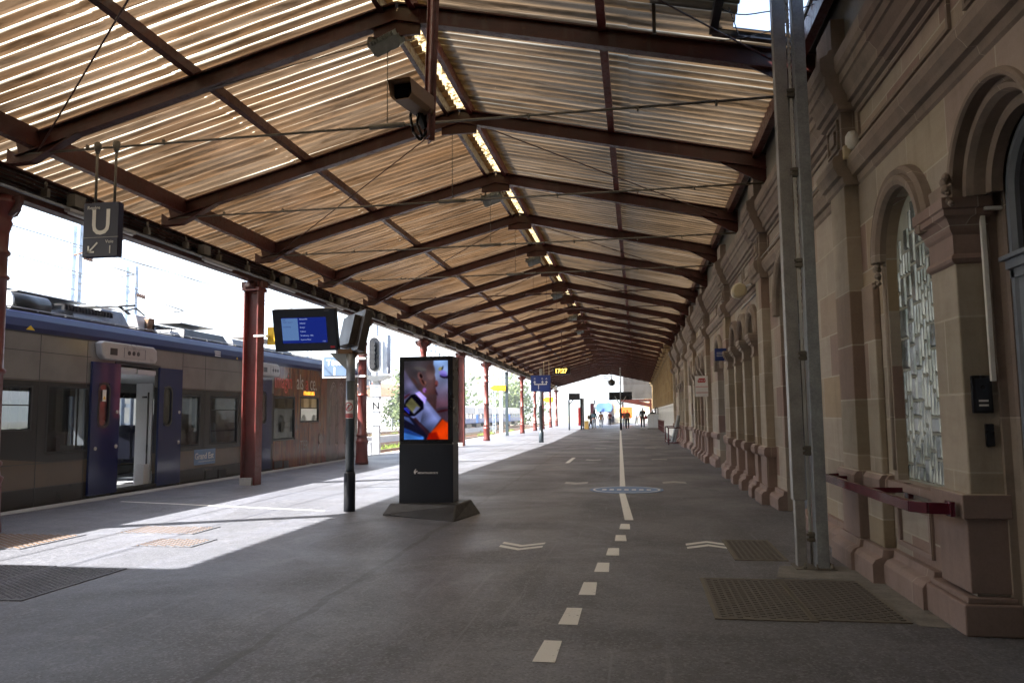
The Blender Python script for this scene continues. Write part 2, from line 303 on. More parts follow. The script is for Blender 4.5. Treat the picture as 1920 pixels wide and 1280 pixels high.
# picture panels on the end car: timber pattern and grey stone tracery
t = NT('livery_timber'); p = t.pos(); n = t.noise(t.mapped(p, (1, 9, 0.7)), 1.0, 4, 0.6, 0.6); n2 = t.noise(p, 3, 4)
col = t.ramp(n, [(0.3, (0.045, 0.018, 0.012)), (0.5, (0.18, 0.050, 0.022)), (0.62, (0.22, 0.115, 0.04)), (0.75, (0.045, 0.026, 0.02))])
col = t.mix(t.ramp(n2, [(0.45, G3(0)), (0.7, G3(0.7))]), col, (0.05, 0.045, 0.045)); t.bsdf(col, 0.2); M['livery_timber'] = t.m
t = NT('livery_stone'); p = t.pos(); n = t.noise(t.mapped(p, (1, 3, 0.8)), 1.0, 5, 0.6, 0.5)
t.bsdf(t.ramp(n, [(0.3, (0.05, 0.045, 0.04)), (0.6, (0.10, 0.088, 0.075)), (0.8, (0.08, 0.06, 0.05))]), 0.22); M['livery_stone'] = t.m
worn('tracery_pale', (0.19, 0.165, 0.14), 0.3, 0, 0.2, 5)
worn('livery_red', (0.55, 0.05, 0.03), 0.3, 0, 0.2, 5); worn('livery_cream', (0.42, 0.37, 0.30), 0.3, 0, 0.1)
worn('tactile_grate', (0.115, 0.105, 0.095), 0.6, 0.1, 0.3, 12)
worn('tactile_studs', (0.15, 0.095, 0.06), 0.7, 0, 0.25, 12)
worn('grate_grey', (0.22, 0.22, 0.24), 0.55, 0.2, 0.25, 9)
worn('sign_field', (0.10, 0.16, 0.26), 0.5, 0, 0.1)
worn('disc_blue', (0.15, 0.24, 0.42), 0.55, 0, 0.2, 4)
worn('net_black', (0.01, 0.01, 0.01), 0.7)

# ------------------------------------------------------------------ mesh helpers
class MB:
    def __init__(s): s.v = []; s.f = []; s.sm = []
    def add(s, verts, faces, smooth=False):
        o = len(s.v); s.v += [tuple(v) for v in verts]; s.f += [tuple(i+o for i in f) for f in faces]; s.sm += [smooth]*len(faces)
        return s
    def box(s, x0, x1, y0, y1, z0, z1):
        return s.add([(x0, y0, z0), (x1, y0, z0), (x1, y1, z0), (x0, y1, z0), (x0, y0, z1), (x1, y0, z1), (x1, y1, z1), (x0, y1, z1)],
                     [(0, 3, 2, 1), (4, 5, 6, 7), (0, 1, 5, 4), (1, 2, 6, 5), (2, 3, 7, 6), (3, 0, 4, 7)])
    def hull8(s, lo, hi):           # frustum from two 4-corner loops
        return s.add(list(lo)+list(hi), [(0, 3, 2, 1), (4, 5, 6, 7), (0, 1, 5, 4), (1, 2, 6, 5), (2, 3, 7, 6), (3, 0, 4, 7)])
    def beam(s, p0, p1, wd, dp, upv=(0, 0, 1)):   # rectangular bar between points, wd sideways, dp along up
        p0, p1 = Vector(p0), Vector(p1); d = (p1-p0).normalized(); u = Vector(upv); sd = d.cross(u)
        if sd.length < 1e-4: sd = d.cross(Vector((1, 0, 0)))
        sd.normalize(); u = sd.cross(d).normalized(); a = sd*wd/2; b = u*dp/2
        lo = [p0-a-b, p0+a-b, p0+a+b, p0-a+b]; hi = [p1-a-b, p1+a-b, p1+a+b, p1-a+b]
        return s.hull8(lo, hi)
    def tube(s, p0, p1, r0, r1=None, n=10, caps=True):
        r1 = r0 if r1 is None else r1; p0, p1 = Vector(p0), Vector(p1); d = (p1-p0).normalized()
        a = d.orthogonal().normalized(); b = d.cross(a); o = []
        for p, r in ((p0, r0), (p1, r1)): o += [p+a*(r*math.cos(2*PI*i/n))+b*(r*math.sin(2*PI*i/n)) for i in range(n)]
        base = len(s.v)
        s.add(o, [(i, (i+1) % n, n+(i+1) % n, n+i) for i in range(n)], True)
        if caps: s.f += [tuple(base+i for i in reversed(range(n))), tuple(base+n+i for i in range(n))]; s.sm += [False, False]
        return s
    def path(s, pts, r, n=6):
        for a, b in zip(pts[:-1], pts[1:]): s.tube(a, b, r, r, n)
        return s
    def lathe(s, c, prof, n=20, axis='z'):
        o = []
        for r, h in prof:
            for i in range(n):
                a = 2*PI*i/n; x, y = r*math.cos(a), r*math.sin(a)
                if axis == 'z': o.append((c[0]+x, c[1]+y, c[2]+h))
                elif axis == 'x': o.append((c[0]+h, c[1]+x, c[2]+y))
                else: o.append((c[0]+x, c[1]+h, c[2]+y))
        k = len(prof); base = len(s.v)
        s.add(o, [(j*n+i, j*n+(i+1) % n, (j+1)*n+(i+1) % n, (j+1)*n+i) for j in range(k-1) for i in range(n)], True)
        s.f += [tuple(base+i for i in reversed(range(n))), tuple(base+(k-1)*n+i for i in range(n))]; s.sm += [False, False]
        return s
    def prism(s, poly, frame, depth):  # poly 2D in frame's XY, extruded along frame Z by depth
        n = len(poly); v = [frame @ Vector((a, b, 0)) for a, b in poly]+[frame @ Vector((a, b, depth)) for a, b in poly]
        return s.add(v, [tuple(reversed(range(n))), tuple(range(n, 2*n))]+[(i, (i+1) % n, n+(i+1) % n, n+i) for i in range(n)])
    def build(s, name, mat, parent=None, bevel=0, **tags):
        me = bpy.data.meshes.new(name); me.from_pydata(s.v, [], s.f); me.materials.append(M[mat] if isinstance(mat, str) else mat)
        me.polygons.foreach_set('use_smooth', s.sm)
        bm = bmesh.new(); bm.from_mesh(me); bmesh.ops.recalc_face_normals(bm, faces=bm.faces); bm.to_mesh(me); bm.free(); me.update()
        o = bpy.data.objects.new(name, me); COL.objects.link(o)
        if parent is not None: o.parent = parent; o.matrix_parent_inverse = Matrix.Translation(parent.location).inverted() if parent.type == 'EMPTY' or parent.location.length else Matrix()
        if bevel:
            m = o.modifiers.new('bevel', 'BEVEL'); m.width = bevel; m.segments = 2; m.limit_method = 'ANGLE'
        tag(o, **tags); return o
def tag(o, label=None, cat=None, group=None, kind=None):
    if label: o['label'] = label
    if cat: o['category'] = cat
    if group: o['group'] = group
    if kind: o['kind'] = kind
    return o
def empty(name, label, cat, loc=(0, 0, 0), group=None):
    o = bpy.data.objects.new(name, None); COL.objects.link(o); o.location = loc; o.empty_display_size = 0.2
    return tag(o, label, cat, group)
def frame(o, xd, yd):
    x, y = Vector(xd).normalized(), Vector(yd).normalized(); z = x.cross(y)
    return Matrix(((x.x, y.x, z.x, o[0]), (x.y, y.y, z.y, o[1]), (x.z, y.z, z.z, o[2]), (0, 0, 0, 1)))
def text(s, size, fr, mat, parent, name='lettering', align='LEFT', bold=0.0, sx=1.0):
    cu = bpy.data.curves.new('t', 'FONT'); cu.body = s; cu.size = size; cu.align_x = align; cu.extrude = 0.001; cu.offset = bold; cu.resolution_u = 3
    to = bpy.data.objects.new('t', cu); COL.objects.link(to)
    me = bpy.data.meshes.new_from_object(to.evaluated_get(bpy.context.evaluated_depsgraph_get()))
    bpy.data.objects.remove(to); bpy.data.curves.remove(cu)
    me.transform(fr @ Matrix.Diagonal((sx, 1, 1, 1))); me.materials.clear(); me.materials.append(M[mat]); me.name = name
    o = bpy.data.objects.new(name, me); COL.objects.link(o)
    if parent is not None: o.parent = parent; o.matrix_parent_inverse = wloc(parent).inverted()
    return o
def wloc(o):
    m = Matrix.Translation(o.location)
    return m
def dup(root, off):
    """copy a thing and its parts (meshes hold world coordinates, so only the root moves)"""
    r = root.copy(); COL.objects.link(r); r.location = root.location+Vector(off)
    for ch in list(root.children):
        c = ch.copy(); COL.objects.link(c); c.parent = r; c.matrix_parent_inverse = ch.matrix_parent_inverse.copy()
        for g in ch.children:
            d = g.copy(); COL.objects.link(d); d.parent = c; d.matrix_parent_inverse = g.matrix_parent_inverse.copy()
    return r

def panel(mb, fr, y0, y1, z0, z1, ops, depth, thick_back=True):
    """wall sheet in the (u,v) plane of frame fr, with openings (ua,ub,va,vb,arch) ; reveals go back by depth (-z of frame)"""
    def P(u, v, d=0): return fr @ Vector((u, v, -d))
    def q(a, b, c, d): mb.add([a, b, c, d], [(0, 1, 2, 3)])
    x = y0
    for (ua, ub, va, vb, arch) in sorted(ops):
        if ua > x+1e-5: q(P(x, z0), P(ua, z0), P(ua, z1), P(x, z1))
        if va > z0+1e-5: q(P(ua, z0), P(ub, z0), P(ub, va), P(ua, va))
        if arch:
            r = (ub-ua)/2; n = 14 if arch == 1 else 10
            pts = [(ua+r-r*math.cos(PI*i/n), vb+r*math.sin(PI*i/n)) for i in range(n+1)]
        else: pts = [(ua, vb), (ub, vb)]
        for a, b in zip(pts[:-1], pts[1:]): q(P(*a), P(*b), P(b[0], z1), P(a[0], z1))
        loop = [(ub, va), (ua, va)]+pts
        for a, b in (list(zip(loop, loop[1:]+loop[:1])) if va > z0+1e-5 else list(zip(loop[1:], loop[2:]+loop[:1]))): q(P(*a), P(*b), P(*b, depth), P(*a, depth))
        x = ub
    if x < y1-1e-5: q(P(x, z0), P(y1, z0), P(y1, z1), P(x, z1))
    return mb
def arch_pts(yc, zs, r, n=16): return [(yc-r*math.cos(PI*i/n), zs+r*math.sin(PI*i/n)) for i in range(n+1)]

# ================================================================== GROUND AND PLATFORM
g = MB()
g.add([(-2500, -600, -0.95), (400, -600, -0.95), (400, 4500, -0.95), (-2500, 4500, -0.95)], [(0, 1, 2, 3)])
g.build('ground', 'ballast', kind='structure')
def exx(y): return -9.86-0.028*max(0, y-38)
pl = MB(); ys = [-20, 38, 60, 80, 100, 125]
for a, b in zip(ys[:-1], ys[1:]):
    xa, xb = exx(a), exx(b)
    pl.add([(xa, a, 0), (3.6, a, 0), (3.6, b, 0), (xb, b, 0), (xa, a, -0.95), (xb, b, -0.95)], [(0, 1, 2, 3), (0, 3, 5, 4)])
platform = pl.build('platform', 'platform_asphalt', kind='structure')
# stone coping strip along the edge
cp = MB()
for a, b in zip(ys[:-1], ys[1:]):
    n = max(1, int((b-a)/1.0))
    for i in range(n):
        y0 = a+(b-a)*i/n; y1 = a+(b-a)*(i+1)/n-0.012
        cp.hull8([(exx(y0)-0.05, y0, -0.15), (exx(y0)+0.30, y0, -0.15), (exx(y1)+0.30, y1, -0.15), (exx(y1)-0.05, y1, -0.15)],
                 [(exx(y0)-0.05, y0, 0.006), (exx(y0)+0.30, y0, 0.006), (exx(y1)+0.30, y1, 0.006), (exx(y1)-0.05, y1, 0.006)])
cp.build('edge_coping', 'concrete', platform)
def quadpaint(name, pts, mat='road_paint', z=0.004):
    return MB().add([(x, y, z) for x, y in pts], [(0, 1, 2, 3)]).build(name, mat, platform)
quadpaint('line_or_light_streak', [(-0.20, 10.87), (-0.08, 10.87), (-0.25, 14.6), (-0.36, 14.6)])
quadpaint('line_or_light_streak', [(-0.37, 15.7), (-0.26, 15.7), (-1.40, 69.0), (-1.52, 69.0)])
for (xl, yl, xh, yh) in [(-0.255, 10.02, -0.13, 10.5), (-0.285, 9.1, -0.17, 9.54), (-0.35, 8.18, -0.225, 8.62), (-0.425, 7.33, -0.30, 7.78), (-0.50, 6.40, -0.375, 6.88), (-0.575, 5.50, -0.44, 5.97), (-0.645, 4.67, -0.51, 5.11)]:
    k = 0.135
    quadpaint('painted_dash', [(xl, yl), (xl+k, yl), (xh, yh), (xh-k+0.02, yh)])
def chevron(x, y, wd, d):   # two-stroke chevron, d=+1 pointing away from the camera
    mb = MB()
    for o in (0, 0.22):
        yy = y+o
        mb.add([(x-wd/2, yy-0.1*d, .004), (x, yy+0.1*d, .004), (x, yy+0.22*d*1.0, .004) if d > 0 else (x, yy-0.1-0.12, .004), (x-wd/2, yy+0.02*d, .004)], [(0, 1, 2, 3)])
        mb.add([(x+wd/2, yy-0.1*d, .004), (x, yy+0.1*d, .004), (x, yy+0.22*d*1.0, .004) if d > 0 else (x, yy-0.1-0.12, .004), (x+wd/2, yy+0.02*d, .004)], [(0, 1, 2, 3)])
    return mb.build('painted_chevron', 'road_paint', platform)
for yv in (8.6, 16.5, 24.8, 33.0, 42.0, 52.0):
    chevron(-1.30-0.02*max(0, yv-20), yv, 0.48, -1); chevron(0.74-0.016*max(0, yv-20), yv+0.15, 0.48, 1)
quadpaint('line_or_light_streak', [(-2.15, 23.24), (-2.03, 23.3), (-2.05, 26.1), (-2.17, 26.1)])
quadpaint('line_or_light_streak', [(-9.0, 12.50), (-9.0, 12.58), (-4.8, 11.56), (-4.8, 11.50)])  # streak of light on the floor, laid as a white strip
# seams/repairs: raised joints in bitumen
# blue round floor sticker
disc = MB(); disc.lathe((-0.23, 15.15, 0.0), [(0.70, 0.001), (0.70, 0.006)], 40)
disc = disc.build('floor_sticker', 'disc_blue'); tag(disc, 'pale blue round floor sticker on the central white line', 'floor sticker')
rg = MB(); n = 40
for i in range(n):
    a, b = 2*PI*i/n, 2*PI*(i+1)/n
    rg.add([(-0.23+r*math.cos(q), 15.15+r*math.sin(q), .008) for r, q in ((.60, a), (.60, b), (.64, b), (.64, a))], [(0, 1, 2, 3)])
for k in range(-3, 4): rg.box(-0.23+k*0.14-0.04, -0.23+k*0.14+0.04, 15.0, 15.22, .007, .009)
rg.build('ring', 'sign_white', disc)

# grates
def grate(pts, mat, label, step, lw, cross=True, rivets=False):
    (x0, y0), (x1, y1) = pts
    mb = MB().box(x0, x1, y0, y1, 0.0, 0.007); o = mb.build('floor_grate', mat); tag(o, label, 'floor grate')
    b = MB(); x = x0+0.02
    k = 0
    while x < x1-0.02:
        y = y0+0.02+(step*0.5 if k % 2 else 0)
        while y < y1-0.03:
            if rivets: b.lathe((x, y, 0.006), [(lw, 0), (lw*0.6, 0.006)], 6)
            else: b.box(x, x+lw, y, y+step*0.55, 0.006, 0.0115)
            y += step
        x += step*(0.75 if rivets else 0.8); k += 1
    b.build('tread_pattern', 'tactile_studs' if rivets else mat, o)
    fr = MB(); 
    for q in ((x0-.03, x1+.03, y0-.03, y0), (x0-.03, x1+.03, y1, y1+.03), (x0-.03, x0, y0, y1), (x1, x1+.03, y0, y1)): fr.box(*q, 0.0, 0.009)
    fr.build('frame', 'galv_dark' if mat != 'platform_asphalt' else 'platform_asphalt', o)
    return o
grate(((0.54, 5.80), (1.18, 7.12)), 'tactile_grate', 'large ribbed steel hatch, left half, in the floor before the twin posts', 0.07, 0.035)
grate(((1.19, 5.84), (1.80, 7.14)), 'tactile_grate', 'large ribbed steel hatch, right half, beside the stone plinth', 0.07, 0.035)
grate(((0.95, 8.08), (1.40, 9.25)), 'tactile_grate', 'small rusty ribbed floor hatch behind the twin steel posts', 0.07, 0.03)
grate(((-6.55, 9.12), (-5.55, 9.72)), 'platform_asphalt', 'studded sunlit floor hatch, farther of the pair by the display post', 0.075, 0.022, rivets=True)
grate(((-5.70, 8.22), (-5.02, 8.72)), 'platform_asphalt', 'studded sunlit floor hatch, nearer of the pair by the display post', 0.075, 0.022, rivets=True)
grate(((-8.3, 7.9), (-6.9, 8.9)), 'platform_asphalt', 'dark studded floor hatch in the shade beside the first column', 0.075, 0.03, rivets=True)
grate(((-6.6, 5.6), (-5.75, 7.0)), 'platform_asphalt', 'pale grey ribbed floor plate at the left edge, left of two', 0.055, 0.02)
grate(((-5.70, 5.7), (-4.95, 6.95)), 'platform_asphalt', 'pale grey ribbed floor plate at the left edge, right of two', 0.055, 0.02)
pc = MB().add([(1.30, 7.80, .003), (1.18, 7.25, .003), (1.82, 7.22, .003), (1.85, 5.75, .003), (2.12, 5.7, .003), (2.1, 7.85, .003)], [(0, 1, 2, 3, 4, 5)])
pc.build('concrete_patch', 'bare_concrete_patch', platform)

# tracks beyond the platform edge
def track(xc, y0, y1):
    o = MB(); 
    for s in (-0.72, 0.72): o.box(xc+s-0.035, xc+s+0.035, y0, y1, -0.83, -0.70); o.box(xc+s-0.07, xc+s+0.07, y0, y1, -0.86, -0.83)
    o = o.build('railway_track', 'rail_steel', kind='structure')
    sl_ = MB(); y = y0
    while y < y1: sl_.box(xc-1.3, xc+1.3, y, y+0.24, -0.95, -0.845); y += 0.62
    sl_.build('sleepers', 'concrete' if xc > -15 else 'rust', o)
for xc in (-11.45, -15.6, -19.8, -24.5, -29, -34): track(xc, 0, 170)

# ================================================================== STATION BUILDING
WX = 2.17
bld = empty('station_building', 'long sandstone station building with arched openings along the platform', 'building', (WX, 5, 0))
WF = frame((WX, 0, 0), (0, 1, 0), (0, 0, 1))        # u=Y v=Z, frame z = +X
WFm = Matrix(((0, 0, -1, WX), (1, 0, 0, 0), (0, 1, 0, 0), (0, 0, 0, 1)))  # frame z = -X (faces the platform)
PIL = [8.02+5.17*k for k in range(10)]+[2.6, -2.6, -7.8, -13]
PIL = PIL[:8]+PIL[10:]; BE = 45.0
near = [(4.4, 5.60, 0.0, 2.86, 1), (6.05, 7.05, 0.87, 2.74, 1)]
ops = list(near); wins = []; doors = []
ops.append((10.5, 12.1, 0.0, 2.9, 1)); doors.append((10.5, 12.1, 2.9, 'door_grey'))
trip = []
for k in range(1, 7):
    y0 = PIL[k]+0.30
    if k % 2 == 1:
        for j in range(3):
            a = y0+0.72+j*1.30; ops.append((a, a+0.98, 0.87, 2.78, 2)); wins.append((a, a+0.98))
        trip.append(y0)
    else:
        a = y0+1.25; ops.append((a, a+1.5, 0.0, 2.55, 2)); doors.append((a, a+1.5, 2.55, 'door_blue'))
wall = panel(MB(), WFm, -18, BE, 0, 5.75, ops, 0.30)
wall = wall.build('wall', 'ashlar', bld)
# black backing sheet behind the wall openings
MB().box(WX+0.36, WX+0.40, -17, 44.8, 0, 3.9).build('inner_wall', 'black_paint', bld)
PR_LOW = [(0, 0), (-.14, 0), (-.14, .16), (-.11, .20), (-.06, .22), (-.05, .28), (0, .28)]
DADO = [(0, .74), (-.05, .74), (-.07, .78), (-.07, .86), (-.04, .90), (0, .905)]
STRING = [(0, 3.62), (-.02, 3.64), (-.03, 3.70), (-.07, 3.71), (-.085, 3.75), (-.11, 3.80), (-.115, 3.86), (-.10, 3.90), (-.055, 3.91), (-.05, 3.945), (-.03, 3.96), (0, 3.97)]
CORN = [(0, 4.36), (-.04, 4.37), (-.05, 4.42), (-.085, 4.43), (-.085, 4.50), (-.11, 4.55), (-.13, 4.60), (-.15, 4.61), (-.15, 4.70), (-.17, 4.71), (-.19, 4.76), (-.19, 4.88), (-.12, 4.92), (-.10, 4.96), (0, 4.98)]
def run(mb, prof, y0, y1, xb):
    n = len(prof); v = [(xb+a, y0, b) for a, b in prof]+[(xb+a, y1, b) for a, b in prof]
    mb.add(v, [tuple(range(n)), tuple(reversed(range(n, 2*n)))]+[(i, n+i, n+i+1, i+1) for i in range(n-1)])
def runb(mb, prof, y0, y1, xb):
    run(mb, prof, y0, y1, xb); zs = [q[1] for q in prof]; mb.box(xb-.001, WX+.004, y0+.002, y1-.002, min(zs)+.002, max(zs)-.002)
def spans(lo, hi, cuts):
    out = []; x = lo
    for a, b in sorted(cuts):
        if a > x: out.append((x, a))
        x = max(x, b)
    if x < hi: out.append((x, hi))
    return out
pcuts = [(p-0.30, p+0.30) for p in PIL]
door_cuts = [(a, b) for a, b, c, d, e in ops if c == 0]
mb = MB()
for a, b in spans(-18, BE, pcuts+door_cuts+[(5.5, 6.2)]):
    mb = MB(); run(mb, PR_LOW, a, b, WX); mb.build('plinth', 'pink_stone', bld, 0.006)
mb = MB()
for a, b in spans(-18, BE, pcuts+door_cuts+[(5.5, 7.15)]+[(a, b) for a, b in wins]+[(8.32, 12.9)]): run(mb, DADO, a, b, WX)
mb.build('dado_band', 'pink_stone', bld, 0.004)
mb = MB()
for a, b in spans(-18, BE, pcuts): run(mb, STRING, a, b, WX); run(mb, CORN, a, b, WX)
mb.build('cornice', 'moulding_stone', bld)
# frieze blocks and panels between string course and cornice
mb = MB()
for a, b in spans(-18, BE, pcuts):
    m = max(1, round((b-a)/2.2))
    for i in range(m):
        ya = a+(b-a)*i/m+0.12; yb = a+(b-a)*(i+1)/m-0.12
        for q in ((ya, yb, 4.02, 4.05), (ya, yb, 4.28, 4.31), (ya, ya+0.03, 4.05, 4.28), (yb-0.03, yb, 4.05, 4.28)): mb.box(WX-0.025, WX+0.01, *q)
mb.build('frieze_panels', 'moulding_stone', bld)
# pilasters
for k, p in enumerate(PIL):
    X = WX-0.13
    s = MB(); s.box(X, WX+.02, p-0.26, p+0.26, .86, 3.64)
    sh = s.build('pilaster', 'ashlar_pilaster', bld, 0.008)
    s = MB(); s.box(X-.02, WX+.02, p-0.28, p+0.28, .28, .74); s.build('pedestal', 'pink_stone', sh, 0.006)
    s = MB(); runb(s, DADO, p-0.33, p+0.33, X+.01); s.build('dado_block', 'pink_stone', sh, 0.004); s = MB(); runb(s, PR_LOW, p-0.36, p+0.36, X+.01)
    s.build('plinth_block', 'pink_stone', sh, 0.004)
    s = MB(); runb(s, STRING, p-0.34, p+0.34, X); runb(s, CORN, p-0.36, p+0.36, X)
    s.box(X, WX, p-0.27, p+0.27, 3.95, 4.38)
    s.box(X-.06, WX, p-0.30, p+0.30, 4.98, 5.30)
    s.build('cornice_break', 'moulding_stone', sh)
    s = MB()
    for q in ((-.20, .20, 4.02, 4.05), (-.20, .20, 4.29, 4.32), (-.20, -.17, 4.05, 4.29), (.17, .20, 4.05, 4.29)): s.box(X-.025, X+.01, p+q[0], p+q[1], q[2], q[3])
    s.box(X-.03, X, p-0.09, p+0.09, 4.10, 4.24)
    s.build('coffer', 'moulding_stone', sh, 0.004)
# window mouldings: hood ring following an arch
def ring(mb, yc, zs, prof, X, leg=0.0, n=20):
    """sweep prof [(radius, projection)] round a half circle; straight legs below the springing"""
    pts = [(-1, -leg)] if leg else []
    rows = []
    def row(f): rows.append([f(r, pj) for r, pj in prof])
    if leg: row(lambda r, pj: (X-pj, yc-r, zs-leg))
    for i in range(n+1):
        a = PI*i/n; row(lambda r, pj: (X-pj, yc-r*math.cos(a), zs+r*math.sin(a)))
    if leg: row(lambda r, pj: (X-pj, yc+r, zs-leg))
    m = len(prof); v = [p for r in rows for p in r]
    f = [(i*m+j, (i+1)*m+j, (i+1)*m+j+1, i*m+j+1) for i in range(len(rows)-1) for j in range(m-1)]
    f += [tuple(range(m)), tuple(reversed(range((len(rows)-1)*m, len(rows)*m)))]
    mb.add(v, f, False)
HOOD = lambda r: [(r, 0.0), (r, .05), (r+.02, .085), (r+.055, .10), (r+.09, .095), (r+.10, .065), (r+.115, .075), (r+.14, .09), (r+.165, .06), (r+.17, 0)]
BIG = lambda r: [(r-.16, -.24), (r-.16, -.17), (r-.13, -.15), (r-.10, -.16), (r-.09, -.09), (r-.07, -.05), (r-.04, -.04), (r-.02, -.07), (r, -.06), (r, .01), (r+.012, .03), (r+.035, .035), (r+.05, .02), (r+.055, 0)]
def foliage(mb, y, z, X, s=1.0):
    for i in range(9):
        a = rnd.uniform(-1, 1)*.05*s; h = z-i*0.022*s
        r = (0.028+0.014*math.sin(i*1.9))*s*(1-i*0.05)
        mb.lathe((X-0.05*s-rnd.uniform(0, .03)*s, y+a*0.8, h), [(0.004, -r), (r*0.8, -r*0.5), (r, 0), (r*0.7, r*0.6), (0.004, r)], 7)
# near glass block window
win = MB(); ring(win, 6.55, 2.74, HOOD(0.5), WX)
hood = win.build('window_hood', 'moulding_stone', bld)
s = MB(); foliage(s, 6.55+0.58, 2.71, WX, 1.0); s.build('carved_foliage', 'moulding_stone', hood)
s = MB(); s.box(WX-.07, WX+.2, 6.03, 7.12, .80, .868); s.build('window_sill', 'pink_stone', bld, 0.008)
gw = MB(); GX = WX+0.085
poly = [(6.05, .86), (7.05, .86)]+[(6.55+.5*math.cos(PI*i/18), 2.74+.5*math.sin(PI*i/18)) for i in range(19)]
gw.add([(GX, a, b) for a, b in poly], [tuple(range(len(poly)))])
gwin = gw.build('glass_block_window', 'block_mortar', bld)
U = 0.0653; W_, H_ = 15, 37; occ = [[0]*H_ for _ in range(W_)]; blk = MB()
r3 = random.Random(5)
for j in range(H_):
    for i in range(W_):
        if occ[i][j]: continue
        bwid, bhei = r3.choice([(2, 2), (2, 3), (1, 3), (2, 4), (1, 2), (3, 2), (1, 4), (3, 4), (2, 5), (3, 3), (1, 3)])
        bwid = min(bwid, W_-i); 
        while any(occ[i+q][j] for q in range(bwid)): bwid -= 1
        bhei = min(bhei, H_-j)
        for a in range(bwid):
            for b in range(bhei): occ[i+a][j+b] = 1
        y0 = 6.05+0.01+i*U; z0 = .88+j*U; y1 = y0+bwid*U; z1 = z0+bhei*U
        def inside(y, z): return z < 2.74 or (y-6.55)**2+(z-2.74)**2 < .46**2
        if z1 > 2.70 and not all(inside(y, z) for y in (y0, y1) for z in (z0, z1)): continue
        m = .009; k = .012; tl = [r3.uniform(-.0012, .0012) for _ in range(4)]
        lo = [(GX-.001, y0+m, z0+m), (GX-.001, y1-m, z0+m), (GX-.001, y1-m, z1-m), (GX-.001, y0+m, z1-m)]
        hi = [(GX-.014+tl[0], y0+m+k, z0+m+k), (GX-.012+tl[1], y1-m-k, z0+m+k), (GX-.012+tl[2], y1-m-k, z1-m-k), (GX-.012+tl[3], y0+m+k, z1-m-k)]
        blk.hull8(lo, hi)
blk.build('glass_blocks', 'glass_block', gwin)
s = MB(); s.add([(WX-.001, 7.05, .87), (WX-.001, 7.14, .87), (WX-.001, 7.14, 2.74), (WX-.001, 7.05, 2.74)], [(0, 1, 2, 3)]); s.tube((WX-.002, 7.10, .95), (WX-.002, 7.10, 2.70), .022); s.build('jamb_roll', 'moulding_stone', bld)
# recessed dado panel under the window
s = MB()
for q in ((6.3, 7.05, .66, .70), (6.3, 7.05, .34, .38), (6.3, 6.34, .38, .66), (7.01, 7.05, .38, .66)): s.box(WX-.03, WX, *q)
s.build('dado_panel', 'pink_stone', bld, 0.004)
# buttress between window and pilaster
s = MB(); s.box(WX-.10, WX, 7.20, 7.62, .28, .74); s.box(WX-.06, WX, 7.28, 7.62, .90, 2.6); bt = s.build('buttress', 'ashlar_pilaster', bld, 0.012)
s = MB(); runb(s, PR_LOW, 7.10, 7.70, WX-.09); s.build('plinth_block', 'pink_stone', bt, 0.004); s = MB(); runb(s, DADO, 7.18, 7.66, WX-.05); s.build('dado_block', 'pink_stone', bt, 0.004)
# near pier with capital, and the great arch over the door
PX = 2.16
s = MB(); s.box(PX, WX+.21, 5.592, 6.03, .86, 2.44); pier = s.build('door_pier', 'ashlar_pilaster', bld, 0.01)
s = MB(); s.box(PX-.035, WX+.22, 5.58, 6.08, .26, .74); s.build('pedestal', 'pink_stone', pier, 0.008)
s = MB(); s.box(PX-.10, WX+.24, 5.53, 6.24, 0, .20); s.box(PX-.07, WX+.23, 5.555, 6.2, .20, .24); s.box(PX-.065, WX+.23, 5.555, 6.12, .74, .90); s.build('plinth_block', 'pink_stone', pier, 0.01)
CAP = [(0, 2.44), (.03, 2.455), (.045, 2.475), (.03, 2.495), (.005, 2.51), (.005, 2.64), (.03, 2.66), (.045, 2.68), (.05, 2.70), (.09, 2.745), (.13, 2.76), (.13, 2.80), (.15, 2.81), (.15, 2.88), (.02, 2.90)]
s = MB()
rows = [[(PX-a*.62, 6.03+a*.3, z), (PX-a*.62, 5.60-a*.62, z), (WX+.21, 5.60-a*.62, z)] for a, z in CAP]
v = [p for r in rows for p in r]; f = []
for i in range(len(rows)-1):
    for j in range(2): f.append((i*3+j, i*3+j+1, i*3+j+4, i*3+j+3))
s.add(v, f); s.add([(PX-.02, 6.05, 2.90), (PX-.02, 5.58, 2.90), (WX+.21, 5.58, 2.90), (WX+.21, 6.05, 2.90)], [(0, 1, 2, 3)])
s.build('capital', 'pink_stone', pier)
s = MB(); s.box(WX-.03, WX+.20, 5.63, 6.0, 2.90, 3.02); s.build('impost', 'moulding_stone', pier, 0.01)
s = MB(); ring(s, 5.0, 2.88, BIG(0.57), WX, 0.0, 26); arc = s.build('great_arch', 'moulding_stone', bld)
s = MB(); foliage(s, 5.0+0.50, 3.02, WX-.0, 1.1); s.build('carved_foliage', 'moulding_stone', arc)
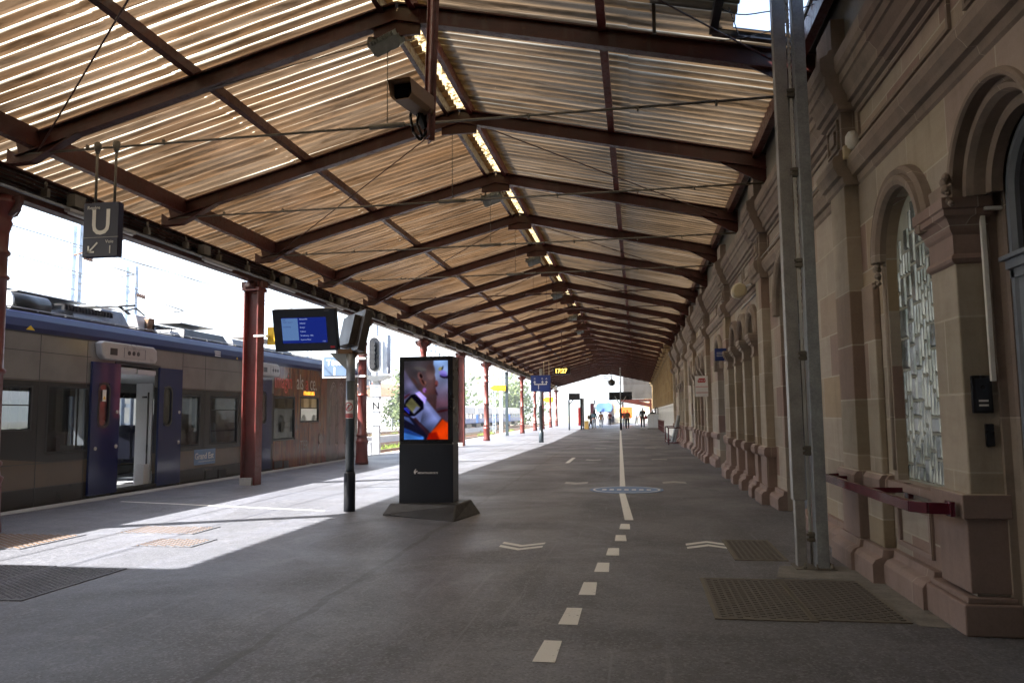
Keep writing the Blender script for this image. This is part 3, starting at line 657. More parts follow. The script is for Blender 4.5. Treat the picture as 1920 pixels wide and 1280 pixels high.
# recess and grey door behind the great arch
s = MB(); ring(s, 5.0, 2.86, [(.78, -.60), (.78, -.20), (.56, -.20), (.56, -.25), (.52, -.27), (.47, -.27), (.47, -.45)], WX, 2.86, 20); s.build('door_recess', 'moulding_stone', bld)
DX = WX+.31
s = MB(); ring(s, 5.0, 2.86, [(.47, 0), (.47, .03), (.43, .05), (.39, .05), (.37, .02), (.37, -.03), (.47, -.03)], DX, 2.85, 20)
df = s.build('door', 'door_grey', bld)
s = MB(); s.box(DX-.07, DX+.02, 4.54, 5.46, 2.36, 2.42); s.box(DX-.05, DX+.02, 4.55, 5.45, 2.30, 2.36); s.box(DX-.10, DX+.02, 4.52, 5.48, 2.42, 2.45); s.build('transom', 'door_grey', df, 0.004)
s = MB(); s.box(DX-.01, DX+.03, 4.56, 5.44, 0, 2.32); s.box(DX-.03, DX, 5.25, 5.42, .1, 2.3); s.build('leaf', 'door_grey', df, 0.004)
s = MB(); n = 16
s.add([(DX+.01, 5.0-.40*math.cos(PI*i/n), 2.86+.40*math.sin(PI*i/n)) for i in range(n+1)]+[(DX+.01, 5.4, 2.4), (DX+.01, 4.6, 2.4)], [tuple(range(n+3))]); s.build('fanlight', 'glass_dark', df)
s = MB(); s.box(DX-.05, DX-.02, 5.15, 5.19, 1.0, 1.25); s.build('handle', 'steel_grey', df)
# other doors and windows of the facade
for (a, b, zs, mt) in doors:
    yc, r = (a+b)/2, (b-a)/2; X = WX+.22
    s = MB(); ring(s, yc, zs, [(r, 0), (r, .04), (r-.07, .05), (r-.09, 0), (r-.09, -.03)], X, zs, 14); d = s.build('door', mt, bld)
    s = MB(); s.box(X, X+.04, a+.05, b-.05, 0, zs-.25); s.box(X-.03, X, yc-.03, yc+.03, 0, zs-.25); s.box(X-.04, X+.02, a+.02, b-.02, zs-.28, zs-.18)
    s.build('leaf', mt, d, 0.004)
    s = MB()
    for c in (a+.15, yc+.08): s.box(X-.006, X, c, c+r-.22, 1.0, zs-.4)
    s.add([(X+.01, yc-(r-.06)*math.cos(PI*i/14), zs-.2+(r-.02)*math.sin(PI*i/14)) for i in range(15)], [tuple(range(15))])
    s.build('pane', 'window_clear' if mt == 'door_blue' else 'glass_dark', d)
    s = MB(); s.tube((X-.06, yc+.08, 1.05), (X-.06, yc+.2, 1.05), .012); s.build('handle', 'black_paint', d)
    s = MB(); ring(s, yc, zs, HOOD(r), WX, 0.0, 16); s.build('door_hood', 'moulding_stone', bld)
for (a, b) in wins:
    yc, r = (a+b)/2, (b-a)/2; X = WX+.24
    s = MB(); ring(s, yc, 2.78, HOOD(r), WX, 0, 12); s.build('window_hood', 'moulding_stone', bld)
    s = MB(); s.box(X, X+.03, a, b, .87, .95); s.box(X, X+.03, a, a+.06, .95, 2.8); s.box(X, X+.03, b-.06, b, .95, 2.8); s.box(X, X+.03, a, b, 2.74, 2.8); s.box(X-.01, X+.03, yc-.02, yc+.02, .95, 3.2)
    wn = s.build('window', 'cream_plastic', bld)
    s = MB(); s.add([(X+.02, a, .9), (X+.02, b, .9)]+[(X+.02, yc+r*math.cos(PI*i/10), 2.78+r*math.sin(PI*i/10)) for i in range(11)], [tuple(range(13))]); s.build('pane', 'glass_dark', wn)
for y0 in trip:                      # projecting piers with capitals between the triple windows
    for j in range(4):
        c = y0+0.72-0.16+j*1.30; X = WX-.13
        s = MB(); s.box(X, WX, c-.13, c+.13, .86, 2.42); pr = s.build('window_pier', 'ashlar_pilaster', bld, 0.006)
        s = MB(); s.box(X-.01, WX, c-.14, c+.14, .26, .74); runb(s, DADO, c-.19, c+.19, X); runb(s, PR_LOW, c-.20, c+.20, X); s.build('pedestal', 'pink_stone', pr, 0.004)
        s = MB()
        for (e, z0, z1) in ((.02, 2.42, 2.46), (0, 2.46, 2.60), (.02, 2.60, 2.63), (.05, 2.63, 2.68), (.08, 2.68, 2.73), (.10, 2.73, 2.82)): s.box(X-e, WX, c-.13-e, c+.13+e, z0, z1)
        s.build('capital', 'moulding_stone', pr)
# cables along the wall
s = MB(); s.path([(WX-.13, 8.4, 3.93), (WX-.13, 12.8, 3.93)], .008); s.path([(WX-.02, 13.6, 3.55), (WX-.02, 16.2, 3.55)], .014); s.build('conduit', 'steel_grey', bld)

# far wing: ribbed yellow facade with consoles and arcaded white base
wing = empty('annex_building', 'ribbed yellowish stone wing with white arcaded base, far along the platform', 'building', (WX, 45, 0))
s = MB(); s.box(WX, WX+6, BE, 240, 1.95, 7.5); s.build('wall', 'yellow_stone', wing)
s = MB(); y = BE+.6
while y < 130: s.box(WX-.20, WX, y, y+.40, 2.05, 6.1); y += 1.25
s.build('ribs', 'yellow_stone', wing, 0.0)
s = MB(); y = BE+.6
while y < 130:
    s.box(WX-.50, WX, y-.02, y+.42, 5.2, 5.42); s.box(WX-.34, WX, y+.02, y+.38, 4.9, 5.2); y += 1.25
s.box(WX-.52, WX, BE, 118, 5.42, 5.55); s.build('consoles', 'yellow_stone', wing)
s = MB(); s.box(WX-.12, WX, BE, 240, 1.85, 2.0); s.build('string_course', 'render_white', wing)
aops = [(BE+1.0+1.7*i, BE+1.0+1.7*i+.8, .5, 1.2, 2) for i in range(55)]
s = panel(MB(), WFm, BE, 240, 0, 1.86, aops, .2); s.build('arcaded_base', 'render_white', wing)
MB().box(WX+.19, WX+.25, BE, 240, .3, 1.7).build('arcade_back', 'cladding_grey', wing)
s = MB()
for i in range(14):
    y = 58+i*1.2; s.box(1.92, 1.96, y, y+.04, 0, .9)
s.box(1.90, 1.97, 58, 74.5, .86, .91); s.box(1.92, 1.96, 58, 74.5, .42, .45)
tag(s.build('handrail', 'wood_bench'), 'dark red rail along the foot of the far yellow wing', 'railing')

# ================================================================== CANOPY
can = empty('platform_canopy', 'gabled platform canopy of red iron frames and dirty translucent corrugated sheets', 'canopy', (-2.85, 9, 5))
YB, YE = -16.0, 97.0
def rx(y): return -2.85-0.013*max(0, y-38)       # ridge line
def ex(y): return -8.30-0.026*max(0, y-38)       # column line
ZR = 6.75; SL = 0.262; SR = 0.222
def zl(x, y): return ZR-(rx(y)-x)*SL
def zr(x, y): return ZR-(x-rx(y))*SR
# sheets
def sheets(side):
    mb = MB(); P = 0.198; ns = 10
    Y0 = 0.9; ny = int((YE-Y0)/P*ns)
    ycuts = np.linspace(Y0, YE, ny+1)
    rows = []
    for y in ycuts:
        ph = (y+(3.1 if side < 0 else 9.7))/P; h = 0.034*math.cos(2*PI*ph)
        h = max(-.026, min(.026, h*1.3))
        if side < 0: xs = [rx(y)-.09, rx(y)-1.4, -5.6-.3, -5.6-.31, ex(y)+1.2, ex(y)-1.0]
        else: xs = [rx(y)+.09, rx(y)+1.3, -.3+.3, -.3+.31, 1.2, 1.97]
        f = zl if side < 0 else zr
        rows.append([(x, y, f(x, y)+h+(0.012 if (i < 3) else 0.0)+(0.0)) for i, x in enumerate(xs)])
    m = len(rows[0]); v = [p for r in rows for p in r]; fc = []
    hy0, hy1 = 7.95, 8.80
    for i in range(len(rows)-1):
        for j in range(m-1):
            if side > 0 and j == 4 and ycuts[i] > 7.0 and ycuts[i] < 8.78: continue   # hatch opening
            fc.append((i*m+j, (i+1)*m+j, (i+1)*m+j+1, i*m+j+1))
    mb.add(v, fc, True)
    return mb
sheets(-1).build('roof_sheet', 'roof_sheet_sun', can); sheets(1).build('roof_sheet', 'roof_sheet_wall', can)
s = MB()
s.add([(-9.3, YB, zl(-9.3, 0)), (-2.85, YB, ZR), (2.17, YB, zr(2.17, 0)), (-9.3, .9, zl(-9.3, 0)), (-2.85, .9, ZR), (2.17, .9, zr(2.17, 0))], [(0, 1, 4, 3), (1, 2, 5, 4)])
s.build('added_opaque_roof', 'cladding_grey', can)  # opaque roof added out of view to darken the near end
s = MB(); n = 190
for i in range(n):
    a = YB+(YE-YB)*i/n; b = YB+(YE-YB)*(i+1)/n; 
    for k0, k1 in ((-.36, 0), (0, .36)):
        s.add([(rx(a)+k0, a, ZR+.06-abs(k0)*.27), (rx(b)+k0, b, ZR+.06-abs(k0)*.27), (rx(b)+k1, b, ZR+.06-abs(k1)*.27), (rx(a)+k1, a, ZR+.06-abs(k1)*.27)], [(0, 1, 2, 3)])
s.build('ridge_cap', 'ridge_clear', can)
def longbeam(name, fx, fz, wd, dp, mat='oxide_red', y0=YB, y1=YE, step=3.45):
    mb = MB(); y = y0
    while y < y1-.01:
        b = min(y+step, y1); mb.beam((fx(y), y, fz(y)), (fx(b), b, fz(b)), wd, dp); y = b
    return mb.build(name, mat, can)
longbeam('ridge_purlin', lambda y: rx(y)-.20, lambda y: ZR-.16, .07, .17); longbeam('ridge_purlin', lambda y: rx(y)+.20, lambda y: ZR-.16, .07, .17, 'oxide_red_light')
longbeam('purlin', lambda y: -5.6-.013*max(0, y-38)*1.5, lambda y: zl(-5.6, y)-.09, .10, .13)
longbeam('purlin', lambda y: -.30, lambda y: zr(-.30, y)-.11, .10, .13, 'oxide_red_light')
longbeam('foot_purlin', lambda y: ex(y)+.42, lambda y: 5.19, .12, .26)
longbeam('wall_purlin', lambda y: 1.96, lambda y: 5.58, .10, .22)
s = MB(); s.box(1.90, WX+.1, YB, YE, 5.735, 5.78); s.box(WX-.06, WX+.1, YB, BE, 5.0, 5.735); s.build('wall_gutter', 'galv_dark', can)
# eave girder with flanges
def eave(mb, off, z0, z1, wd):
    y = YB
    while y < YE-.01:
        b = min(y+3.45, YE); mb.beam((ex(y)+off, y, (z0+z1)/2), (ex(b)+off, b, (z0+z1)/2), wd, z1-z0); y = b
s = MB(); eave(s, 0, 4.47, 4.82, .03); eave(s, 0, 4.43, 4.47, .20); eave(s, 0, 4.82, 4.85, .20); eave(s, -.62, 4.86, 4.99, .10)
s.build('eave_girder', 'oxide_red', can)
s = MB(); eave(s, .16, 4.50, 4.53, .05); s.build('cable_tray', 'galvanised', can)
RAF = [8.95+3.45*k for k in range(-7, 26)]
for k, y in enumerate(RAF):
    mb = MB(); d = .22
    xl, xr, xa = ex(y)+.15, WX+.05, rx(y)
    zA = ZR-.15; zL = zl(xl, y)-.17; zR_ = zr(xr, y)-.15
    for (p, q, up_) in (((xl, y, zL), (xa, y, zA), 1), ((xa, y, zA), (xr, y, zR_), 1)):
        P, Q = Vector(p), Vector(q)
        mb.beam(P-Vector((0, 0, d/2)), Q-Vector((0, 0, d/2)), .016, d)
        mb.beam(P, Q, .13, .022); mb.beam(P-Vector((0, 0, d)), Q-Vector((0, 0, d)), .13, .022)
    # haunch at the foot, curved down to the girder
    mb.add([(xl-.15, y-.012, 4.85), (xl+.25, y-.012, 4.88), (xl+.95, y-.012, zl(xl+.95, y)-.37), (xl, y-.012, zL-.2), (xl-.15, y-.012, zL-.1),
            (xl-.15, y+.012, 4.85), (xl+.25, y+.012, 4.88), (xl+.95, y+.012, zl(xl+.95, y)-.37), (xl, y+.012, zL-.2), (xl-.15, y+.012, zL-.1)],
           [(0, 1, 2, 3, 4), (9, 8, 7, 6, 5), (0, 5, 6, 1), (1, 6, 7, 2)])
    mb.beam((xl-.15, y, 4.865), (xl+.25, y, 4.88), .13, .02); mb.beam((xl+.25, y, 4.88), (xl+.95, y, zl(xl+.95, y)-.38), .13, .02)
    # haunch at the wall
    mb.add([(xr, y-.012, 5.0), (xr-.3, y-.012, 5.12), (xr-.9, y-.012, zr(xr-.9, y)-.36), (xr, y-.012, zR_-.2), (xr, y+.012, 5.0), (xr-.3, y+.012, 5.12), (xr-.9, y+.012, zr(xr-.9, y)-.36), (xr, y+.012, zR_-.2)],
           [(0, 1, 2, 3), (7, 6, 5, 4), (0, 4, 5, 1), (1, 5, 6, 2)])
    # apex gusset
    mb.box(xa-.30, xa+.30, y-.02, y+.02, zA-.42, zA-.10)
    if 4 < k < 14:
        for i in range(46):                                       # rivets near the camera
            tt = i/46; x = xl+(xa-xl)*tt; z = zL+(zA-zL)*tt
            for dz in (-.03, -d+.03): mb.box(x-.008, x+.008, y-.016, y-.008, z+dz-.008, z+dz+.008)
    raf = mb.build('rafter', 'oxide_red', can)
    mb = MB(); ht = 5.0
    mb.tube((xl, y, ht), (-2.95, y, ht+.03), .017, .017, 8); mb.tube((-2.95, y, ht+.03), (WX-.1, y, ht+.05), .017, .017, 8)
    mb.tube((-3.2, y, ht+.028), (-2.75, y, ht+.035), .035, .035, 8); mb.tube((-2.6, y, ht+.035), (-2.45, y, ht+.035), .026, .026, 8)
    mb.tube((xl+.3, y+.0, 5.22), (rx(y)-.3, y, ZR-.62), .007, .007, 5) if k % 2 else None
    mb.tube((-2.97, y, ht+.03), (-2.97, y, ZR-.4), .006, .006, 5)
    for x in (-7.1, -6.0, -1.2, .1, 1.0): mb.box(x-.012, x+.012, y-.022, y+.022, ht-.005, ht+.06)
    mb.build('tie_rod', 'galv_dark' if k < 11 else 'oxide_red', raf)
for k in range(5, 17, 2):     # wind bracing
    ya, yb = RAF[k]+.05, RAF[k+1]-.05
    MB().tube((rx(ya)-.35, ya+3.45, ZR-.42), (ex(ya)+.5, yb+3.45, 5.0), .011, .011, 6).build('brace', 'oxide_red', can)
    MB().tube((rx(ya)+.35, ya+3.45, ZR-.42), (1.7, yb+3.45, 5.42), .011, .011, 6).build('brace', 'oxide_red', can)
s = MB(); y = 6.0; kk = 0
while y < 90:
    x = ex(y)+.10; s.box(x, x+.10, y, y+.06, 4.56, 4.68); s.tube((x+.05, y+.03, 4.68), (x+.05, y+.03, 4.78), .02, .02, 6)
    if kk % 3 == 0: s.box(x, x+.14, y+.5, y+.72, 4.56, 4.74)
    y += 1.15; kk += 1
s.build('cable_clip', 'galv_dark', can)
s = MB()
for k in range(4): eave(s, .04+.025*k, 4.60+.05*k, 4.62+.05*k, .02)
s.build('cable_run', 'black_paint', can)
# columns
def round_column(y):
    x = ex(y)-(.07 if 5 < y < 10 else 0)
    s = MB(); s.lathe((x, y, 0), [(.20, 0), (.20, .10), (.185, .14), (.175, .62), (.19, .66), (.20, .70), (.165, .73), (.15, .80), (.15, .84), (.175, .86), (.175, .90), (.142, .93), (.135, 2.05), (.165, 2.07), (.165, 2.11), (.132, 2.13),
        (.125, 3.30), (.155, 3.32), (.155, 3.35), (.122, 3.37), (.12, 3.62), (.15, 3.65), (.15, 3.68), (.12, 3.72), (.125, 3.95), (.16, 4.08), (.14, 4.12), (.17, 4.2), (.25, 4.32), (.25, 4.36), (.21, 4.38), (.21, 4.43)], 24)
    c = s.build('column', 'oxide_red_light', can)
    s = MB()
    for sg in (-1, 1):
        pts = [(0, 0), (.10*sg, .0), (.16*sg, .08), (.27*sg, .14), (.33*sg, .24), (.33*sg, .33), (0, .33)]
        s.prism([(a, b) for a, b in pts], frame((x, y+.03, 4.09), (1, 0, 0), (0, 0, 1)), .06)
        s.prism([(a, b) for a, b in pts], frame((x-.03, y, 4.09), (0, 1, 0), (0, 0, 1)), .06)
    s.build('bracket', 'oxide_red', c)
    return c
def h_column(y):
    x = ex(y); s = MB()
    s.box(x-.17, x-.14, y-.15, y+.15, 0, 4.43); s.box(x+.14, x+.17, y-.15, y+.15, 0, 4.43); s.box(x-.14, x+.14, y-.012, y+.012, 0, 4.43)
    s.box(x-.2, x+.2, y-.19, y+.19, 4.22, 4.30)
    c = s.build('column', 'oxide_red_light', can, 0.003)
    s = MB(); s.tube((x-.1, y-.15, 4.33), (x+.1, y-.15, 4.33), .09, .09, 12); s.box(x-.25, x+.25, y-.12, y+.12, 4.30, 4.43); s.build('bearing', 'oxide_red', c)
    s = MB(); s.box(x-.175, x+.10, y-.155, y-.10, 0, .16); s.build('concrete_foot', 'concrete', c)
    return c
for y in (-11.75, -4.85, 2.05, 8.95, 22.75, 29.65, 43.4, 60.3, 70.0, 77.5, 86.7, 95.7): round_column(y)
for y in (15.85, 36.3): h_column(y)
# hatch frame in the roof by the wall
s = MB(); hz = 5.62
for (a, b) in (((.98, 8.86), (2.0, 8.86)), ((.98, 6.9), (.98, 8.86)), ((2.0, 6.9), (2.0, 8.86)), ((.98, 7.86), (2.0, 7.86))): s.beam((a[0], a[1], zr(a[0], 8)-.04), (b[0], b[1], zr(b[0], 8)-.04), .09, .10)
s.build('roof_hatch', 'slate_paint', can)
s = MB(); s.add([(.1, 6.4, 6.15), (1.75, 6.4, 5.95), (1.75, 8.55, 5.98), (.1, 8.55, 6.2)], [(0, 1, 2, 3)]); s.beam((.3, 8.5, 6.1), (.3, 8.5, 5.7), .04, .04); s.beam((1.7, 8.5, 5.95), (1.7, 8.5, 5.7), .04, .04); s.build('hatch_sun_blocker', 'cladding_grey', can)  # sheet added above the hatch to keep direct sun out
s = MB()
s.path([(.98+.09*i, 8.0+.02*i*(11-i)*.3, 5.66-.02*math.sin(i*.8)) for i in range(12)], .007, 5); s.path([(1.0+.09*i, 8.75-.045*i, 5.68-.012*i*(11-i)*.2) for i in range(12)], .006, 5); s.path([(1.05+.02*i, 7.95+.07*i, 5.64) for i in range(12)], .006, 5)
s.build('loose_wire', 'black_paint', can)
# bird netting hung just under the sheets, near end only
s = MB()
def netline(a, b): s.add([Vector(a)+Vector((0, 0, 0)), Vector(b), Vector(b)+Vector((0, .0, .0035)), Vector(a)+Vector((0, 0, .0035))], [(0, 1, 2, 3)])
# gable end cladding hung at the far end
s = MB()
for i in range(26):
    x = -1.6+i*.15; s.box(x, x+.075, 99.95, 100.03, 3.3, 6.2)
s.box(-1.65, 2.2, 100.03, 100.08, 3.3, 6.3)
tag(s.build('hanging_screen', 'cladding_grey'), 'ribbed grey cladding screen closing the far end of the canopy', 'screen')
s = MB(); s.box(-2.2, 2.2, 104, 112, 3.1, 3.35); s.beam((-2.2, 103.9, 3.3), (2.0, 103.9, 2.5), .3, .5); s.box(-1.9, -1.7, 104, 104.2, -.9, 3.1); s.box(1.7, 1.9, 104, 104.2, 0, 3.1)
tag(s.build('footbridge', 'oxide_red'), 'dark red footbridge end seen beyond the canopy', 'footbridge')

# ================================================================== THINGS ON THE CANOPY
FL = [(9.0, 1), (16.2, 1), (23.15, 1), (30.2, 1), (37.8, 1), (43.9, 1)]
nth = ['nearest, beside the camera', 'second in the row', 'third in the row', 'fourth in the row', 'fifth in the row', 'farthest in the row']
def floodlight(i, y):
    x = rx(y)-.13; z = 6.12
    t = empty('floodlight', 'grey ribbed twin-lens floodlight at the roof ridge, '+nth[i], 'floodlight', (x, y, z), 'floodlights along the canopy ridge')
    F = Matrix.Translation((x, y, z)) @ Matrix.Rotation(math.radians(35), 4, 'X') @ Matrix.Rotation(math.radians(-20), 4, 'Y')
    s = MB(); s.box(-.17, .17, -.13, .13, -.08, .07)
    for k in range(9): s.box(-.17+.04*k, -.155+.04*k, -.15, .15, .05, .12); s.box(-.19, .19, -.15+.034*k, -.14+.034*k, -.06, .06)
    s.v = [tuple(F @ Vector(v)) for v in s.v]; s.build('housing', 'floodlight_grey', t)
    s = MB()
    for c in (-.07, .07):
        s.lathe((c, 0, -.09), [(.045, 0), (.052, .01), (.052, .02)], 14)
    s.v = [tuple(F @ Vector(v)) for v in s.v]; s.build('lens', 'pod_grey', t)
    s = MB(); s.beam((x-.16, y, z), (x-.16, y, z+.34), .03, .03); s.beam((x+.16, y, z), (x+.16, y, z+.34), .03, .03); s.path([(x+.1, y+.1, z+.1), (x+.2, y+.35, z+.2), (x+.12, y+.7, z+.42)], .014); s.lathe((x-.22, y, z+.03), [(.05, -.06), (.06, 0), (.05, .06)], 10)
    s.build('bracket', 'galv_dark', t)
for i, (y, _) in enumerate(FL): floodlight(i, y)
tubs = [(9.8, 10.2), (11.0, 11.3), (13.4, 14.45), (16.1, 17.4), (19.4, 20.5), (24.3, 25.5), (27.5, 28.7), (31, 32.2), (34.4, 35.6), (38, 39.2), (41.5, 42.7), (46, 47.2), (50, 51.2), (54, 55.2)]
for i, (a, b) in enumerate(tubs):
    x = ex((a+b)/2)+.24
    t = empty('strip_light', 'grey unlit strip light under the eave girder over the column line', 'strip light', (x, (a+b)/2, 4.45), 'strip lights under the eave girder')
    MB().box(x-.05, x+.05, a, b, 4.44, 4.49).build('housing', 'steel_grey', t)
    MB().tube((x, a+.03, 4.425), (x, b-.03, 4.425), .02, .02, 8).build('tube', 'white_plastic', t)
# surveillance camera on its drop post
t = empty('surveillance_camera', 'brown box-housed surveillance camera on a red drop post from the roof', 'security camera', (-1.45, 5.5, 3.7))
s = MB(); P0, P1 = Vector((-1.42, 5.55, 6.3)), Vector((-1.50, 5.50, 3.52)); s.beam(P0, P1, .012, .09); 
for o in (-.045, .045): s.beam(P0+Vector((0, o, 0)), P1+Vector((0, o, 0)), .10, .012)
s.build('drop_post', 'oxide_red_light', t)
F = Matrix.Translation((-1.565, 5.28, 3.76)) @ Matrix.Rotation(math.radians(-8), 4, 'Z') @ Matrix.Rotation(math.radians(4), 4, 'X')
s = MB(); hw, hh = .085, .070
for (ya, yb, k) in ((-.19, .22, 1),):
    pr = [(-hw, -hh*.5), (-hw*.7, -hh), (hw*.7, -hh), (hw, -hh*.5), (hw, hh), (-hw, hh)]
    v = [(a, ya-(0.03 if b > 0 else 0), b) for a, b in pr]+[(a, yb, b) for a, b in pr]; n = 6
    s.add(v, [(i, (i+1) % n, n+(i+1) % n, n+i) for i in range(n)]+[tuple(range(n, 2*n))])
    pi_ = [(a*.88, b*.86) for a, b in pr]; s.add([(a, ya, b) for a, b in pr]+[(a, ya+.01, b) for a, b in pi_]+[(a, ya+.05, b) for a, b in pi_], [(i, n+i, n+(i+1) % n, (i+1) % n) for i in range(n)]+[(n+i, 2*n+i, 2*n+(i+1) % n, n+(i+1) % n) for i in range(n)])
s.v = [tuple(F @ Vector(v)) for v in s.v]; s.build('housing', 'tan_metal', t, 0.004)
s = MB(); s.add([(a*.88, -.14, b*.86) for a, b in pr], [tuple(range(6))]); s.lathe((0, -.15, 0), [(.05, -.004), (.05, .004)], 16, 'y'); s.v = [tuple(F @ Vector(v)) for v in s.v]; s.build('lens', 'lens_black', t)
s = MB(); s.beam((-1.60, 5.38, 3.84), (-1.52, 5.47, 3.60), .05, .03); s.path([(-1.58, 5.42, 3.85), (-1.62, 5.42, 3.68), (-1.60, 5.43, 3.56), (-1.55, 5.44, 3.50), (-1.50, 5.45, 3.56)], .012, 6); s.path([(-1.54, 5.42, 3.80), (-1.57, 5.42, 3.62), (-1.53, 5.43, 3.52), (-1.49, 5.45, 3.58)], .010, 6)
s.build('cable', 'black_paint', t)
# hanging track sign
t = empty('track_sign', 'dark hanging sign with a large U and arrow to track one', 'sign', (-6.7, 8.75, 3.8))
y = 8.72; xl, xr = -6.93, -6.44; zt, zb = 4.20, 3.50
MB().box(xl, xr, y, y+.10, zb, zt).build('panel', 'sign_navy', t, 0.004)
MB().box(xl-.01, xr+.01, y-.004, y, 3.745, 3.75).build('rule', 'steel_grey', t)
SF = lambda x, z: frame((x, y-.003, z), (1, 0, 0), (0, 0, 1))
text('Repère', .062, SF(xl+.05, 4.115), 'white_plastic', t); text('U', .46, SF(xl+.105, 3.79), 'white_plastic', t, bold=.006, sx=.88)
text('Voie', .062, SF(xr-.17, 3.67), 'white_plastic', t); text('1', .15, SF(xr-.14, 3.535), 'white_plastic', t)
s = MB(); s.beam((xl+.21, y-.004, 3.68), (xl+.09, y-.004, 3.56), .003, .022, (1, 0, -1)); s.beam((xl+.085, y-.004, 3.55), (xl+.085, y-.004, 3.64), .003, .022, (1, 0, 0)); s.beam((xl+.075, y-.004, 3.56), (xl+.17, y-.004, 3.56), .003, .022); s.build('arrow', 'white_plastic', t)
s = MB()
for x in (xl+.12, xr-.10):
    s.tube((x, y+.05, zt), (x, y+.05, 4.93), .017, .017, 10); s.lathe((x, y+.05, 4.86), [(.02, 0), (.045, .08), (.045, .14), (.02, .16)], 12)
s.build('hanger', 'galv_dark', t)
# hanging LED clock
t = empty('hanging_clock', 'black hanging clock with orange digits under the canopy', 'clock', (-4.1, 43, 3.9))
MB().box(-4.55, -3.60, 43, 43.18, 3.66, 4.06).build('case', 'black_paint', t, 0.01)
text('17:27', .33, frame((-4.46, 42.99, 3.75), (1, 0, 0), (0, 0, 1)), 'led_yellow', t, 'digits', bold=.008, sx=.93)
MB().tube((-4.07, 43.1, 4.06), (-4.07, 43.1, 6.2), .022).build('hanger', 'oxide_red', t)
# round loudspeaker near the far ridge
t = empty('loudspeaker', 'black round loudspeaker hanging at the far end of the ridge', 'loudspeaker', (-1.9, 60, 3.9))
s = MB(); s.lathe((-1.85, 60, 3.86), [(.04, -.28), (.20, -.22), (.27, -.08), (.25, .10), (.1, .2), (.04, .24)], 20); s.build('body', 'black_paint', t); MB().tube((-1.85, 60, 4.1), (-2.1, 60, 6.4), .03).build('hanger', 'oxide_red', t)

# ================================================================== FURNITURE ON THE PLATFORM
# twin galvanised duct posts by the wall
t = empty('cable_duct_post', 'tall twin galvanised steel duct posts standing before the stone wall', 'post', (1.6, 7.75, 0))
s = MB(); s.box(1.44, 1.56, 7.74, 7.86, 0.62, 5.95); s.box(1.455, 1.545, 7.75, 7.85, 0, .62); s.build('duct', 'steel_grey', t, 0.006)
s = MB(); s.box(1.615, 1.725, 7.66, 7.80, 0, 5.95); s.build('post', 'galvanised', t, 0.006)
s = MB(); s.tube((1.585, 7.76, .25), (1.585, 7.76, 5.9), .016); s.tube((1.60, 7.82, .02), (1.60, 7.82, 2.0), .012)
for i in range(50): s.box(1.572, 1.60, 7.74, 7.75, 2.4+i*.065, 2.43+i*.065)
s.build('cable', 'white_plastic', t)
s = MB()
for z in (.25, 1.05, 1.95, 2.85, 3.75, 4.55):
    for dz in (0, .045): s.box(1.54, 1.64, 7.705, 7.725, z+dz, z+dz+.025)
    s.box(1.565, 1.615, 7.72, 7.76, z-.01, z+.08)
s.build('clamp', 'galv_dark', t)
s = MB(); s.box(1.42, 1.78, 7.62, 7.90, 0, .012)
for x, y in ((1.5, 7.64), (1.74, 7.63), (1.76, 7.85), (1.60, 7.60)): s.lathe((x, y, .01), [(.018, 0), (.018, .02), (.008, .022), (.008, .05)], 8)
s.build('base_plate', 'galv_dark', t)
# maroon leaning rail
t = empty('leaning_rail', 'maroon steel leaning rail fixed to the stone dado below the glass block window', 'rail', (1.9, 6.5, .82))
RZ = .80
pth = [(2.06, 5.62, RZ), (1.92, 5.66, RZ), (1.84, 5.76, RZ), (1.84, 8.15, RZ), (2.02, 8.3, RZ)]
s = MB()
for a, b in zip(pth[:-1], pth[1:]): s.beam(a, b, .035, .075)
s.build('bar', 'maroon', t, 0.004)
s = MB()
for y in (6.75, 7.95): s.beam((1.84, y, RZ+.015), (2.17, y, RZ+.015), .03, .04); s.box(2.13, 2.17, y-.05, y+.05, RZ-.05, RZ+.07)
s.box(2.03, 2.06, 5.58, 5.68, RZ-.05, RZ+.05); s.build('bracket', 'maroon', t, 0.003)
# intercom, reader, pipe on the pier
t = empty('intercom', 'dark intercom box with two lit name buttons on the door pier', 'intercom', (2.15, 5.58, 1.55))
MB().box(2.205, 2.33, 5.565, 5.60, 1.43, 1.68).build('box', 'black_paint', t, 0.006)
s = MB(); s.box(2.222, 2.313, 5.560, 5.566, 1.45, 1.66); s.build('face', 'slate_paint', t, 0.003)
s = MB(); s.box(2.238, 2.295, 5.553, 5.561, 1.505, 1.518); s.box(2.238, 2.295, 5.553, 5.561, 1.475, 1.488); s.build('button', 'white_plastic', t)
s = MB(); s.lathe((2.268, 5.558, 1.60), [(.014, -.002), (.014, .003)], 12, 'y'); s.build('camera_eye', 'lens_black', t)
s = MB(); s.box(2.275, 2.325, 5.565, 5.60, 1.21, 1.36); tag(s.build('card_reader', 'black_paint', None, 0.006), 'small black card reader below the intercom on the pier', 'card reader')
s = MB(); s.box(2.315, 2.345, 5.535, 5.565, 1.64, 2.86); s.box(2.33, 2.52, 5.50, 5.53, 2.78, 2.805); s.box(2.44, 2.50, 5.49, 5.53, 2.80, 2.86)
tag(s.build('cable_trunking', 'white_plastic', None, 0.003), 'white vertical cable trunking beside the grey door frame', 'cable trunking')
